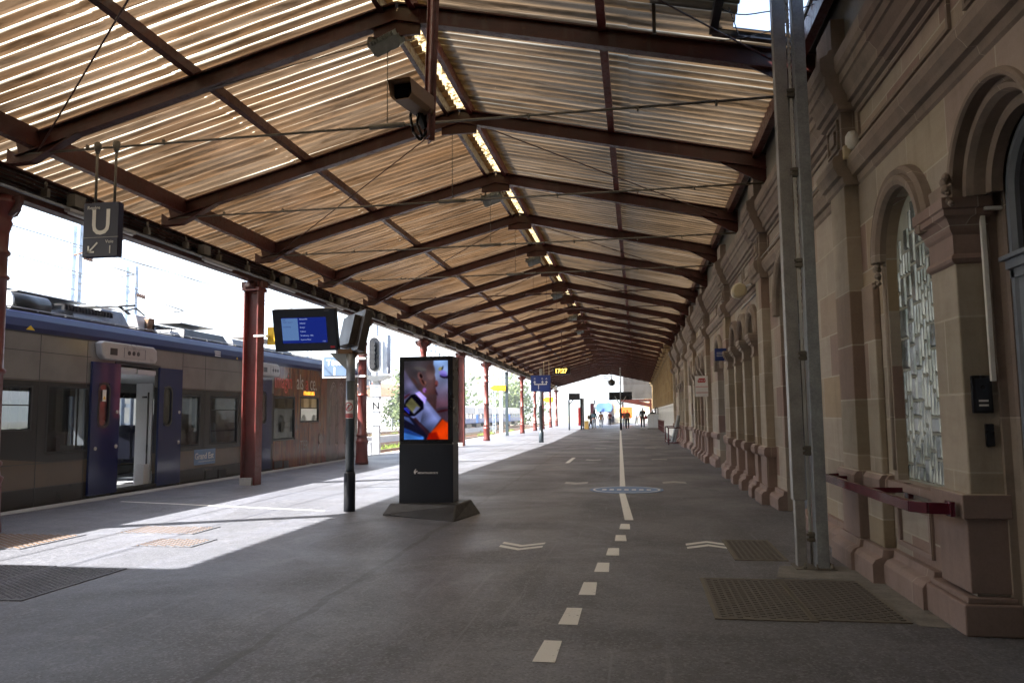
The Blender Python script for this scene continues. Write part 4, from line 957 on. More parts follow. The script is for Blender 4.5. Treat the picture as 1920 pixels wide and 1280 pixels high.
# wall camera and lamp, speaker, signs on the wall
t = empty('wall_camera', 'white dome camera with cream junction box high on the pilaster', 'security camera', (2.05, 7.72, 4.0))
s = MB(); s.lathe((2.11, 7.64, 3.94), [(.03, 0), (.06, .02), (.07, .08), (.065, .14), (.04, .18), (.01, .19)], 18); s.build('dome', 'white_plastic', t)
s = MB(); s.box(2.02, 2.09, 7.62, 7.68, 3.86, 3.99); s.build('junction_box', 'cream_plastic', t, 0.01)
s = MB(); s.tube((2.11, 7.64, 3.94), (2.11, 7.72, 3.90), .012); s.path([(2.1, 7.7, 3.9), (2.06, 7.74, 3.84), (1.98, 7.74, 3.80)], .006); s.build('bracket', 'black_paint', t)
t = empty('wall_loudspeaker', 'cream horn loudspeaker on the second stone pilaster', 'loudspeaker', (2.0, 14.6, 3.7))
s = MB(); s.lathe((1.86, 14.3, 3.62), [(.09, -.22), (.13, -.2), (.12, .1), (.06, .2)], 18, 'y'); s.build('horn', 'cream_plastic', t)
s = MB(); s.beam((1.86, 14.3, 3.66), (2.05, 14.0, 3.70), .03, .03); s.build('bracket', 'steel_grey', t)
s = MB(); s.lathe((2.12, 23.9, 3.62), [(.03, -.12), (.08, -.1), (.07, .06), (.03, .1)], 12, 'y'); tag(s.build('wall_lamp', 'white_plastic'), 'small white lamp on the wall near the fourth pilaster', 'wall lamp')
t = empty('operator_sign', 'white operator sign with maroon logo projecting from a pilaster', 'sign', (1.9, 23.3, 2.2))
MB().box(1.70, 2.06, 23.1, 23.13, 1.92, 2.52).build('panel', 'sign_white', t, 0.003)
s = MB(); s.prism([(0, 0), (.20, 0), (.22, .05), (.20, .12), (.03, .12), (-.01, .06)], frame((1.78, 23.098, 2.33), (1, 0, 0), (0, 0, 1)), .003); s.box(1.71, 2.05, 23.095, 23.1, 2.20, 2.215); s.box(1.71, 2.05, 23.095, 23.1, 2.03, 2.045); s.build('emblem', 'sign_red', t)
text('SNCF', .085, frame((1.785, 23.09, 2.36), (1, 0, 0), (0, 0, 1)), 'sign_white', t)
t = empty('door_sign', 'small blue projecting sign above the pale blue door', 'sign', (2.0, 18.0, 2.6))
MB().box(1.78, 2.04, 18.0, 18.03, 2.62, 2.90).build('panel', 'sign_blue', t, 0.003)
s = MB(); s.box(1.82, 2.0, 17.995, 18.0, 2.72, 2.73); s.box(1.82, 1.96, 17.995, 18.0, 2.76, 2.77); s.box(1.82, 1.98, 17.995, 18.0, 2.80, 2.81); s.build('lettering', 'sign_white', t)
# rack with maroon rails and leaning tube farther along the wall
t = empty('luggage_rack', 'low maroon tubular rack standing against the wall far along', 'rack', (1.9, 37, 0))
s = MB()
for x, y in ((1.42, 36.6), (2.05, 36.6), (1.42, 40.5), (2.05, 40.5)): s.tube((x, y, 0), (x, y, .78), .03)
for z in (.1, .78): s.path([(1.42, 36.6, z), (2.05, 36.6, z), (2.05, 40.5, z), (1.42, 40.5, z), (1.42, 36.6, z)], .028)
s.build('frame', 'maroon', t)
s = MB(); s.tube((1.6, 37.5, .05), (1.95, 37.6, 1.35), .07); s.tube((1.75, 38.0, .05), (2.0, 38.2, 1.2), .06); s.build('post_box', 'galvanised', t)

# information display on post
t = empty('information_display', 'twin dark information screens on a slate post by the sunlit strip', 'display', (-4.43, 11.53, 0))
s = MB(); s.lathe((-4.40, 11.53, 0), [(.088, 0), (.088, .56), (.080, .58), (.080, .60)], 20); s.build('foot_sleeve', 'slate_paint', t)
s = MB(); s.lathe((-4.40, 11.53, .60), [(.068, 0), (.068, 1.40)], 20); s.build('post', 'post_grey', t)
s = MB(); s.lathe((-4.40, 11.53, 2.0), [(.069, 0), (.069, .42)], 20)
s.prism([(0, 0), (.0, -.34), (-.36, 0.0)], frame((-4.38, 11.56, 2.44), (1, 0, 0), (0, 0, 1)), .06)
s.build('bracket', 'post_silver', t)
def screenbox(F, wd, ht, dp):
    s = MB(); s.box(-wd/2, wd/2, 0, dp, -ht/2, ht/2); s.v = [tuple(F @ Vector(v)) for v in s.v]; return s
F1 = Matrix.Translation((-5.07, 11.30, 2.79)) @ Matrix.Rotation(math.radians(1), 4, 'Z') @ Matrix.Rotation(math.radians(14), 4, 'X')
sb = screenbox(F1, 1.02, .66, .12).build('screen_housing', 'slate_paint', t, 0.008)
def onF(F, x0, x1, z0, z1, yy, mat, name, par):
    s = MB(); s.add([F @ Vector(p) for p in ((x0, yy, z0), (x1, yy, z0), (x1, yy, z1), (x0, yy, z1))], [(0, 1, 2, 3)]); return s.build(name, mat, par)
onF(F1, -.37, .36, -.20, .20, -.003, 'screen_blue', 'screen', sb)
onF(F1, -.365, -.10, -.155, .19, -.006, 'screen_pale', 'screen_panel', sb)
TF = lambda x, z: F1 @ frame((x, -.008, z), (1, 0, 0), (0, 0, 1))
for i, wtx in enumerate(['Ribeauvillé', 'Sélestat', 'Erstein', 'Colmar', 'Strasbourg - Ville', 'Saverne-Metz']): text(wtx, .030, TF(-.07, .165-i*.064), 'screen_text', sb)
for i, wtx in enumerate(['TER', '17:34   Voie 1', '', 'Strasbourg', '']): 
    if wtx: text(wtx, .030, TF(-.35, .155-i*.035), 'screen_dark', sb)
onF(F1, .40, .47, -.285, -.255, -.003, 'sign_red', 'emblem', sb); text('17:27', .024, TF(.28, -.185), 'screen_text', sb)
onF(F1, .34, .42, .295, .30, -.003, 'steel_grey', 'maker_plate', sb)
F2 = Matrix.Translation((-4.36, 11.78, 2.76)) @ Matrix.Rotation(math.radians(128), 4, 'Z') @ Matrix.Rotation(math.radians(12), 4, 'X')
s = MB(); s.box(-.50, .50, 0, .12, -.33, .33); s.box(-.30, .30, .12, .22, -.24, .24); s.v = [tuple(F2 @ Vector(v)) for v in s.v]; sb2 = s.build('screen_housing', 'dark_bronze', t, 0.008)
onF(F2, -.36, .36, -.20, .20, -.003, 'screen_blue', 'screen', sb2)
s = MB(); s.beam((-4.62, 11.5, 2.46), (-4.25, 11.72, 2.46), .22, .07); s.beam((-4.40, 11.53, 2.4), (-4.33, 11.7, 2.6), .12, .12); s.build('mount', 'tan_metal', t)
# no trespassing plate wrapped on the post
s = MB(); n = 10; R = .0705
def cyl(mb, a0, a1, z0, z1, r):
    for i in range(n):
        a, b = math.radians(a0+(a1-a0)*i/n), math.radians(a0+(a1-a0)*(i+1)/n)
        mb.add([(-4.40+r*math.cos(q), 11.53+r*math.sin(q), z) for q, z in ((a, z0), (b, z0), (b, z1), (a, z1))], [(0, 1, 2, 3)], True)
cyl(s, 200, 330, 1.42, 1.70, R); pl_ = s.build('warning_plate', 'sign_white', t)
s = MB(); cyl(s, 205, 325, 1.43, 1.495, R+.001)
def cp_(u, v, r=.0725):
    a = math.radians(266)+u/.0705; return (-4.40+r*math.cos(a), 11.53+r*math.sin(a), 1.60+v)
for i in range(28):
    a, b = 2*PI*i/28, 2*PI*(i+1)/28; s.add([cp_(q*math.cos(w_), q*math.sin(w_)) for q, w_ in ((.055, a), (.055, b), (.068, b), (.068, a))], [(0, 1, 2, 3)])
for i in range(8):
    a, b = -.045+.09*i/8, -.045+.09*(i+1)/8; s.add([cp_(a-.005, a+.005), cp_(a+.005, a-.005), cp_(b+.005, b-.005), cp_(b-.005, b+.005)], [(0, 1, 2, 3)])
s.build('prohibition_ring', 'sign_red', pl_)
s = MB()
for (a, b, c, d) in ((-.008, .012, .008, .03), (-.006, -.02, .006, .012), (-.025, .0, -.006, .006), (-.016, -.04, -.006, -.02), (.004, -.04, .014, -.02)): s.add([cp_(a, b, .0715), cp_(c, b, .0715), cp_(c, d, .0715), cp_(a, d, .0715)], [(0, 1, 2, 3)])
for k in range(2): s.add([cp_(-.05, -.085-.006*k, .0715), cp_(.05, -.085-.006*k, .0715), cp_(.05, -.087-.006*k, .0715), cp_(-.05, -.087-.006*k, .0715)], [(0, 1, 2, 3)])
s.build('pictogram', 'black_paint', pl_)
for k, tx in enumerate(('DANGER', 'DE MORT')):
    to = text(tx, .030, Matrix.Identity(4), 'sign_white', pl_)
    for v in to.data.vertices:
        u, vv = v.co.x-.045, v.co.y; q = cp_(u, -.13+vv-.028*k, .0732); v.co = Vector(q)

# advertising totem
t = empty('advertising_totem', 'black digital advertising totem showing a smartwatch advert', 'advertising totem', (-3.08, 11.3, 0))
bx0, bx1, by0, by1 = -3.50, -2.68, 11.18, 11.54
s = MB(); s.hull8([(-3.74, 11.10, 0), (-2.50, 10.46, 0), (-2.32, 11.45, 0), (-3.6, 11.95, 0)], [(-3.62, 11.12, .17), (-2.56, 10.86, .19), (-2.50, 11.60, .19), (-3.56, 11.78, .17)])
s.build('base', 'asphalt_black', t, 0.02)
MB().box(bx0, bx1, by0, by1, .16, 1.03).build('cabinet', 'slate_paint', t, 0.006)
MB().box(bx0+.01, bx1-.01, by0+.01, by1-.01, 1.03, 1.06).build('joint', 'black_paint', t)
up_ = MB().box(bx0, bx1, by0, by1, 1.06, 2.33).build('screen_cabinet', 'black_paint', t, 0.006)
s = MB()
for x in (bx0-.006, bx1-.01): s.box(x, x+.016, by0-.006, by0+.02, 1.035, 1.05)
s.build('latch', 'sign_white', t)
text('MEDIATRANSPORTS', .034, frame((-3.215, by0-.003, .600), (1, 0, 0), (0, 0, 1)), 'sign_white', t, bold=.001)
s = MB(); EF = frame((-3.275, by0-.004, .595), (1, 0, 0), (0, 0, 1))
for pts in ([(0, .03), (.012, .055), (.034, .078), (.038, .068), (.026, .05), (.03, .04), (.05, .052), (.06, .045), (.052, .03), (.03, .022), (.03, 0), (.012, 0)],): s.prism(pts, EF, .002)
s.build('emblem', 'sign_white', t)
# the advert picture as a fine grid of lit cells
def poly_mask(X, Y, pts):
    ins = np.zeros(X.shape, bool); n = len(pts); j = n-1
    for i in range(n):
        xi, yi = pts[i]; xj, yj = pts[j]
        c = ((yi > Y) != (yj > Y)) & (X < (xj-xi)*(Y-yi)/((yj-yi) or 1e-9)+xi); ins ^= c; j = i
    return ins
W0, H0 = 234, 440
xx, yy_ = np.meshgrid(85+585*(np.arange(W0)+.5)/W0, 88+1097*(np.arange(H0)+.5)/H0)
im = np.zeros((H0, W0, 3)); 
def setc(mask, c): im[mask] = c if not callable(c) else 0
tq = np.clip((yy_-88)/700, 0, 1)[..., None]
im[:] = (1-tq)*np.array([.30, .27, .27])+tq*np.array([.22, .12, .11])
im += (np.clip((xx-260)/220, 0, 1)*(yy_ < 560))[..., None]*np.array([.02, -.02, -.03])
m = poly_mask(xx, yy_, [(480, 88), (475, 200), (505, 330), (512, 400), (508, 470), (525, 540), (520, 640), (510, 780), (680, 760), (680, 88)])
tt = np.clip((yy_-120)/560, 0, 1)[..., None]; fc = (1-tt)*np.array([.52, .62, .74])+tt*np.array([.34, .22, .25]); im[m] = fc[m]
m = poly_mask(xx, yy_, [(505, 760), (680, 730), (680, 960), (600, 900), (560, 860)]); im[m] = (.24, .17, .20)
def ell(cx, cy_, a, b, c, th=0):
    dx, dy = xx-cx, yy_-cy_; X2 = dx*math.cos(th)+dy*math.sin(th); Y2 = -dx*math.sin(th)+dy*math.cos(th); im[(X2/a)**2+(Y2/b)**2 < 1] = c
ell(605, 262, 55, 34, (.50, .44, .68), .2); ell(625, 312, 62, 26, (.07, .03, .10), .2); ell(615, 295, 50, 18, (.40, .33, .60), .2); ell(570, 205, 22, 30, (.55, .50, .30), .6); ell(600, 195, 8, 32, (.05, .06, .06), .3)
ell(520, 410, 20, 44, (.45, .22, .20)); ell(516, 440, 10, 14, (.18, .05, .05)); ell(520, 540, 9, 40, (.16, .08, .12), -.4); ell(600, 790, 80, 14, (.22, .05, .07), -.2)
ell(440, 240, 60, 120, (.33, .24, .22)); ell(300, 200, 90, 26, (.34, .30, .27), .2)
m = poly_mask(xx, yy_, [(85, 190), (105, 235), (190, 380), (290, 520), (390, 640), (585, 890), (440, 1095), (300, 960), (160, 860), (85, 800)])
tt = np.clip((yy_-200)/900, 0, 1)[..., None]; fc = (1-tt)*np.array([.40, .34, .40])+tt*np.array([.42, .46, .62]); im[m] = fc[m]
ell(225, 370, 70, 12, (.26, .15, .13), .95)
ell(300, 300, 34, 58, (.50, .33, .30), -.35); ell(312, 300, 17, 36, (.08, .03, .03), -.35); ell(330, 385, 26, 62, (.40, .22, .18), -.5); ell(340, 385, 9, 42, (.07, .03, .03), -.5); ell(370, 395, 12, 22, (.45, .28, .22)); ell(358, 500, 26, 36, (.45, .28, .45)); ell(376, 515, 10, 18, (.25, .12, .22))
for pts, c in (([(230, 545), (292, 512), (388, 612), (362, 690), (335, 672)], (.66, .56, .84)), ([(85, 700), (110, 640), (180, 562), (240, 552), (345, 665), (348, 760), (225, 862), (160, 860), (85, 800)], (.015, .01, .05)),
               ([(100, 700), (185, 600), (305, 740), (218, 832)], (.40, .37, .22)), ([(250, 720), (300, 742), (220, 828), (200, 800)], (.42, .42, .50)), ([(85, 560), (190, 500), (200, 520), (130, 570), (85, 610)], (.48, .40, .55)), ([(88, 585), (160, 545), (170, 555), (88, 625)], (.35, .12, .14)),
               ([(85, 735), (160, 815), (155, 830), (85, 760)], (.20, .22, .75)), ([(110, 730), (165, 785), (160, 795), (105, 742)], (.30, .33, .8)),
               ([(85, 835), (170, 865), (300, 955), (445, 1095), (390, 1185), (85, 1185)], (.06, .055, .11)), ([(240, 880), (300, 950), (440, 1090), (395, 1130), (330, 1050), (200, 900)], (.17, .09, .12)),
               ([(85, 860), (150, 880), (230, 990), (180, 960), (85, 900)], (.22, .26, .40)), ([(85, 1020), (180, 1060), (350, 1150), (350, 1190), (85, 1190)], (.22, .42, .66)), ([(85, 1020), (180, 1060), (330, 1145), (300, 1150), (85, 1090)], (.10, .20, .40)),
               ([(600, 903), (640, 940), (680, 958), (680, 1190), (385, 1190), (440, 1090), (530, 990)], (.80, .20, .02)), ([(420, 1100), (520, 1080), (560, 1190), (385, 1190)], (.55, .06, .01))):
    im[poly_mask(xx, yy_, pts)] = c
ax = ((xx-105)*(-890+235)+(yy_-235)*(585-105))/math.hypot(655, 480)   # distance across the forearm
sh = np.clip(1.12-.0035*np.abs(ax-70), .55, 1.15); arm = poly_mask(xx, yy_, [(85, 190), (105, 235), (290, 520), (390, 640), (585, 890), (440, 1095), (300, 960), (345, 760), (348, 660), (240, 552), (180, 562), (85, 560)]); im[arm] *= sh[arm][:, None]
im *= (1+.10*np.sin(xx*.021+np.sin(yy_*.013)*2)+.07*np.sin(yy_*.03+xx*.011))[..., None]
im *= np.where((xx < 480) & (yy_ < 700), .72+.45*np.clip((yy_-88)/300, 0, 1)*np.clip((xx-85)/300, 0, 1), 1)[..., None]
im = np.clip(im*np.array([.92, .97, 1.08]), 0, 1)
for _ in range(3):
    p_ = np.pad(im, ((2, 2), (2, 2), (0, 0)), 'edge'); im = sum(p_[i:i+H0, j:j+W0] for i in range(5) for j in range(5))/25
im = im.reshape(H0//4, 4, W0//3, 3, 3).mean(axis=(1, 3)); h_, w_ = im.shape[:2]
px0, px1, pz1, pz0 = bx0+.075, bx1-.075, 2.265, 1.10
V = [(px0+(px1-px0)*i/w_, by0-.004, pz1-(pz1-pz0)*j/h_) for j in range(h_+1) for i in range(w_+1)]
Fq = [(j*(w_+1)+i, (j+1)*(w_+1)+i, (j+1)*(w_+1)+i+1, j*(w_+1)+i+1) for j in range(h_) for i in range(w_)]
me = bpy.data.meshes.new('screen'); me.from_pydata(V, [], Fq)
ca = me.color_attributes.new('picture', 'FLOAT_COLOR', 'CORNER'); lin = np.where(im <= .04045, im/12.92, ((im+.055)/1.055)**2.4)
arr = np.ones((h_*w_, 4, 4), np.float32); arr[:, :, :3] = lin.reshape(-1, 1, 3); ca.data.foreach_set('color', arr.ravel())
t_ = NT('advert_screen'); at = t_.n('ShaderNodeAttribute'); at.attribute_name = 'picture'
e_ = t_.n('ShaderNodeEmission', Color=at.outputs['Color'], Strength=0.20); gl_ = t_.n('ShaderNodeBsdfGlossy', Roughness=0.05); gl_.inputs['Color'].default_value = (.04, .04, .04, 1)
ad_ = t_.n('ShaderNodeAddShader'); t_.t.links.new(e_.outputs[0], ad_.inputs[0]); t_.t.links.new(gl_.outputs[0], ad_.inputs[1]); t_.t.links.new(ad_.outputs[0], t_.out.inputs[0]); me.materials.append(t_.m)
o = bpy.data.objects.new('screen', me); COL.objects.link(o); o.parent = up_

# direction sign post with arrows
t = empty('direction_sign', 'blue direction sign with white branching arrows on a slate post', 'sign', (-4.97, 40.5, 0))
s = MB(); s.lathe((-4.97, 40.5, 0), [(.13, 0), (.13, .55), (.10, .58), (.10, 1.9)], 14); s.build('post', 'post_grey', t)
s = MB(); s.lathe((-4.95, 40.55, 1.9), [(.075, 0), (.075, 1.95)], 12); s.build('mast', 'post_silver', t)
MB().box(-5.47, -4.42, 40.36, 40.42, 2.66, 3.50).build('panel', 'sign_blue', t, 0.01)
s = MB(); yq = 40.35
s.box(-5.08, -5.04, yq, yq+.008, 2.76, 3.02); s.box(-5.28, -4.62, yq, yq+.008, 3.0, 3.05)
for x in (-5.26, -4.85, -4.64):
    s.box(x-.02, x+.02, yq, yq+.008, 3.05, 3.15); s.prism([(-.08, 0), (.08, 0), (0, .10)], frame((x, yq+.006, 3.12), (1, 0, 0), (0, 0, 1)), .006)
s.build('arrows', 'sign_white', t)
for x, c in ((-5.26, 'X'), (-4.85, 'B'), (-4.64, 'A')): text(c, .15, frame((x-.05, yq+.004, 3.27), (1, 0, 0), (0, 0, 1)), 'sign_white', t)
# small displays, twin slim totems, centre post with double screen, bin
t = empty('information_display', 'dark information screen on a slim post near the left walkers', 'display', (-6.2, 71.4, 0))
s = MB(); s.tube((-6.15, 71.4, 0), (-6.15, 71.4, 2.75), .07); s.beam((-6.15, 71.4, 2.3), (-5.7, 71.4, 2.85), .06, .08); s.build('post', 'post_grey', t)
MB().box(-6.15, -5.12, 71.2, 71.35, 2.75, 3.35).build('screen_housing', 'black_paint', t, 0.01)
t = empty('slim_totem', 'black slim double totem beside the yellow bin', 'totem', (-5.1, 73.5, 0))
s = MB(); s.box(-5.26, -5.10, 73.4, 73.6, 0, 2.95); s.box(-5.02, -4.92, 73.4, 73.6, 0, 2.95); s.build('panel', 'black_paint', t); MB().box(-5.10, -5.02, 73.45, 73.55, .3, 2.9).build('strip', 'steel_grey', t)
t = empty('double_display', 'double dark screen on a Y-shaped post on the central line', 'display', (-1.42, 69.9, 0))
s = MB(); s.lathe((-1.42, 69.9, 0), [(.10, 0), (.10, 1.9)], 12); s.build('post', 'black_paint', t)
s = MB(); s.tube((-1.42, 69.9, 1.9), (-1.38, 69.9, 5.6), .055); s.tube((-1.42, 69.8, 2.2), (-1.9, 69.7, 3.0), .04); s.tube((-1.42, 69.8, 2.2), (-.9, 69.7, 3.0), .04); s.build('mast', 'post_silver', t)
s = MB(); s.box(-2.42, -1.45, 69.9, 70.05, 2.68, 3.38); s.box(-1.38, -.38, 69.9, 70.05, 2.68, 3.38); s.build('screen_housing', 'black_paint', t, .01)
t = empty('waste_bin', 'yellow waste bin standing right of the slim black totem', 'bin', (-4.85, 75.9, 0))
MB().box(-5.05, -4.65, 75.7, 76.1, 0, .72).build('body', 'bin_yellow', t, .02); MB().box(-5.07, -4.63, 75.68, 76.12, .72, .78).build('lid', 'tan_metal', t, .01)
t = empty('reception_desk', 'white panelled counter near the wall in front of a seated person', 'counter', (1.5, 74, 0))
s = MB(); s.box(.98, 2.0, 73.6, 74.6, .10, 1.36); s.build('body', 'desk_white', t, .01); s = MB(); s.box(.96, 2.02, 73.58, 74.62, 1.36, 1.42); s.box(1.52, 1.54, 73.585, 73.6, .12, 1.34); s.build('top', 'pod_grey', t, .005)
s = MB(); s.box(.94, 2.06, 73.5, 74.7, .02, .08)
for x in (1.0, 2.0): s.lathe((x, 73.52, .05), [(.05, -.02), (.05, .02)], 10, 'x')
s.build('trolley', 'galv_dark', t)
s = MB(); s.path([(1.75, 74.9, 0), (1.75, 74.9, 2.0), (1.98, 74.9, 1.95), (2.0, 74.9, 0)], .045); tag(s.build('door_frame_stand', 'black_paint'), 'black hoop frame standing behind the white counter', 'frame')
t = empty('notice_board', 'red framed poster case at the sunlit left edge, far', 'poster case', (-6.8, 78, 0))
MB().box(-5.8, -5.4, 77.9, 78.1, .3, 2.1).build('panel', 'red_paint', t, .02); MB().box(-5.0, -4.6, 85, 85.1, .5, 2.6).build('side_panel', 'jacket_plum', t, .01)
# sign posts at the canopy edge with yellow arrow boards
def arrow_post(x, y, lx, z0, z1, wd, label, post=True, txt=None):
    t = empty('track_arrow_sign', label, 'sign', (x, y, 0), 'yellow arrow boards along the platform edge')
    if post:
        s = MB(); s.box(x-.10, x+.10, y-.08, y+.08, 0, 4.45); s.build('post', 'post_grey', t, .01)
    d = .28*wd; s = MB(); s.prism([(lx-wd, (z0+z1)/2+.06*0), (lx-wd+d, z0), (lx, z0), (lx, z1), (lx-wd+d, z1)], frame((0, y-.12, 0), (1, 0, 0), (0, 0, 1)), .04)
    s.build('board', 'yellow_paint', t)
    if txt:
        for i, q in enumerate(txt): text(q, .085, frame((lx-.33, y-.165, z1-.13-i*.105), (1, 0, 0), (0, 0, 1)), 'tan_metal', t)
    return t
arrow_post(-8.95, 53.5, -9.0, 3.12, 3.52, 1.15, 'yellow arrow board on a dark post left of the blue direction sign')
arrow_post(-8.05, 90, -9.55, 2.85, 3.45, 1.25, 'yellow arrow board half hidden behind the blue direction sign', False)
t = empty('stop_board', 'yellow board on the second steel column partly behind the information screen', 'sign', (-8.1, 15.9, 3))
s = MB(); s.box(-7.98, -7.20, 15.86, 15.89, 3.03, 3.42); s.build('board', 'yellow_paint', t)
s = MB(); s.box(-8.22, -7.98, 15.69, 15.73, 3.20, 3.24); s.box(-8.0, -7.94, 15.69, 15.90, 3.20, 3.24); s.build('bracket', 'sign_white', t)
for i, q in enumerate(('Arrêt', 'tête', 'des', 'trains')): text(q, .07, frame((-7.52, 15.855, 3.33-i*.085), (1, 0, 0), (0, 0, 1)), 'tan_metal', t)
t = empty('head_stop_sign', 'white edged blue sign reading Tête 1 clamped to the third column', 'sign', (-8.4, 22.5, 3))
s = MB(); s.box(-9.45, -8.62, 22.38, 22.40, 2.62, 3.32); s.build('board', 'sign_white', t); s = MB(); s.box(-9.40, -8.67, 22.365, 22.38, 2.68, 3.26); s.build('field', 'sign_field', t)
text('Tête', .26, frame((-9.32, 22.36, 3.0), (1, 0, 0), (0, 0, 1)), 'sign_white', t, bold=.004); text('1', .34, frame((-9.14, 22.36, 2.70), (1, 0, 0), (0, 0, 1)), 'sign_white', t, bold=.008)
s = MB(); s.box(-8.62, -8.14, 22.54, 22.60, 3.18, 3.24); s.box(-8.62, -8.14, 22.54, 22.60, 2.64, 2.70); s.lathe((-8.30, 22.75, 3.18), [(.15, 0), (.15, .06)], 18); s.lathe((-8.30, 22.75, 2.64), [(.15, 0), (.15, .06)], 18); s.build('clamp', 'sign_white', t)
t = empty('hanging_platform_sign', 'small dark hanging sign with a T mark beside the blue direction sign', 'sign', (-5.9, 52, 3.5))
MB().box(-6.25, -5.7, 52, 52.08, 2.95, 3.35).build('panel', 'sign_navy', t); s = MB(); s.tube((-6.15, 52.04, 3.35), (-6.15, 52.04, 5.0), .02); s.tube((-5.8, 52.04, 3.35), (-5.8, 52.04, 5.0), .02); s.build('hanger', 'cream_plastic', t)
text('T', .26, frame((-6.12, 51.99, 3.05), (1, 0, 0), (0, 0, 1)), 'sign_white', t)

# ================================================================== TRAIN AT THE PLATFORM
TX = -10.05; TB = -12.90
tr = empty('commuter_train', 'blue and grey regional train with one open door standing at the platform', 'train', (-11.5, 15, -.7))
TF_ = Matrix(((0, 0, 1, TX), (1, 0, 0, 0), (0, 1, 0, 0), (0, 0, 0, 1)))     # u=Y v=Z normal +X
TBk = Matrix(((0, 0, -1, TB), (1, 0, 0, 0), (0, 1, 0, 0), (0, 0, 0, 1)))
W1 = [(6.2, 8.0, .95, 2.02, 0), (9.1, 11.62, 1.26, 2.02, 0), (11.95, 12.98, .86, 2.04, 0), (13.76, 15.06, .10, 2.50, 0), (15.93, 16.72, .82, 1.97, 0), (17.15, 18.45, .82, 1.97, 0), (18.7, 19.3, .82, 1.97, 0), (20.42, 21.79, .82, 2.02, 0), (22.18, 23.55, 1.30, 2.05, 0)]
body = panel(MB(), TF_, 2, 26.6, -.12, 2.92, W1, .07)
body.box(TX-.05, TX, 2, 9.9, -.75, -.12); body.box(TX-.05, TX, 11.5, 22.0, -.75, -.12)
body.box(TB, TX-.05, 2, 2.05, -.1, 3.3)
body = body.build('body', 'train_side', tr)
W2 = [(a, b, c, d, e) for a, b, c, d, e in W1 if c > .5]+[(13.76, 15.06, 1.15, 2.05, 0)]
panel(MB(), TBk, 2, 26.6, -.12, 2.92, W2, .07).build('rear_wall', 'train_side', body)
# rounded end of the car
s = MB(); prof = [(0, 26.6), (.02, 27.1), (.25, 27.5), (.7, 27.75)]
for (a, b), (c, d) in zip(prof[:-1], prof[1:]):
    for X, sg in ((TX, -1), (TB, 1)):
        s.add([(X+sg*a, b, -.12), (X+sg*c, d, -.12), (X+sg*c, d, 2.92), (X+sg*a, b, 2.92)], [(0, 1, 2, 3)])
s.add([(TX-.7, 27.75, -.12), (TB+.7, 27.75, -.12), (TB+.7, 27.75, 2.92), (TX-.7, 27.75, 2.92)], [(0, 1, 2, 3)])
s.build('cab_end', 'livery_stone', tr)
# roof band and roof
s = MB(); rp = [(0, 2.92), (.0, 3.0), (.06, 3.14), (.16, 3.26), (.32, 3.30)]
for (a, b), (c, d) in zip(rp[:-1], rp[1:]): s.add([(TX-a, 2, b), (TX-a, 27.2, b), (TX-c, 27.0, d), (TX-c, 2, d)], [(0, 1, 2, 3)], True)
s.build('roof_band', 'train_blue', tr)
s = MB(); s.add([(TX-.32, 2, 3.30), (TX-.32, 27, 3.30), (TB+.32, 27, 3.30), (TB+.32, 2, 3.30), (TB, 2, 2.92), (TB, 27.2, 2.92)], [(0, 1, 2, 3), (3, 2, 5, 4)]); s.box(TX-.31, TX-.27, 2, 27, 3.30, 3.32)
s.build('roof', 'train_black', tr)
s = MB(); s.box(TX-.002, TX+.006, 2, 26.5, 2.895, 2.92); s.build('gutter', 'train_black', tr)
# markings on the band
s = MB()
for y in (11.05, 17.05):
    for i in range(5): z = 2.95+i*.06; s.beam((TX-.07-.02*i*(i > 1), y+.012*i, z), (TX-.07-.02*i*(i > 1), y+.012*i, z+.04), .02, .02, (0, 1, 0))
for i in range(3): s.box(TX-.02, TX+.006, 17.3, 17.55, 2.94+.05*i, 2.965+.05*i)
s.build('band_marks', 'sign_white', tr)
s = MB(); s.add([(TX+.004, 11.4, 2.95), (TX+.004, 11.6, 2.95), (TX+.004, 11.5, 3.03)], [(0, 1, 2)]); s.add([(TX+.004, 18.3, 2.93), (TX+.004, 18.4, 2.93), (TX+.004, 18.35, 2.99)], [(0, 1, 2)]); s.build('warning_triangle', 'yellow_paint', tr)
# windows: glass, frame
for (a, b, c, d, e) in W1:
    if c < .5: continue
    m = .035; s = MB()
    for q in ((a, b, c, c+m), (a, b, d-m, d), (a, a+m, c+m, d-m), (b-m, b, c+m, d-m)): s.box(TX-.04, TX+.006, *q)
    fr = s.build('window', 'rubber', tr, .004)
    for X in (TX-.025, TB+.03):
        s = MB(); s.add([(X, a, c), (X, b, c), (X, b, d), (X, a, d)], [(0, 1, 2, 3)]); s.build('pane', 'window_tint', fr)
    if b-a > 1.2:
        MB().box(TX-.03, TX+.004, a+m, b-m, d-.34, d-.32).build('mullion', 'rubber', fr)
s = MB()
for y in (4.2, 8.5, 11.75, 12.9, 15.97, 16.9, 18.58, 19.38, 20.36): s.box(TX-.001, TX+.0025, y-.006, y+.006, -.1, 2.9)
for z in (.30, .71, 2.12, 2.6): s.box(TX-.001, TX+.0025, 2, 13.0, z-.005, z+.005); s.box(TX-.001, TX+.0025, 15.95, 19.38, z-.005, z+.005)
s.build('panel_seams', 'rubber', tr)
s = MB()
for q in ((13.68, 13.76, .05, 2.56), (15.06, 15.12, .05, 2.56), (13.68, 15.12, 2.50, 2.56)): s.box(TX-.02, TX+.02, *q)
s.box(TX-.10, TX+.05, 13.76, 15.06, .03, .09); s.build('door_seal', 'rubber', tr)
s = MB(); 
for y in (3, 6, 9, 17, 20.5): s.box(TX, TX+.02, y, y+.5, .02, .22); s.box(TX, TX+.022, y+.6, y+.9, -.05, .2)
s.build('skirt_hatch', 'train_black', tr)
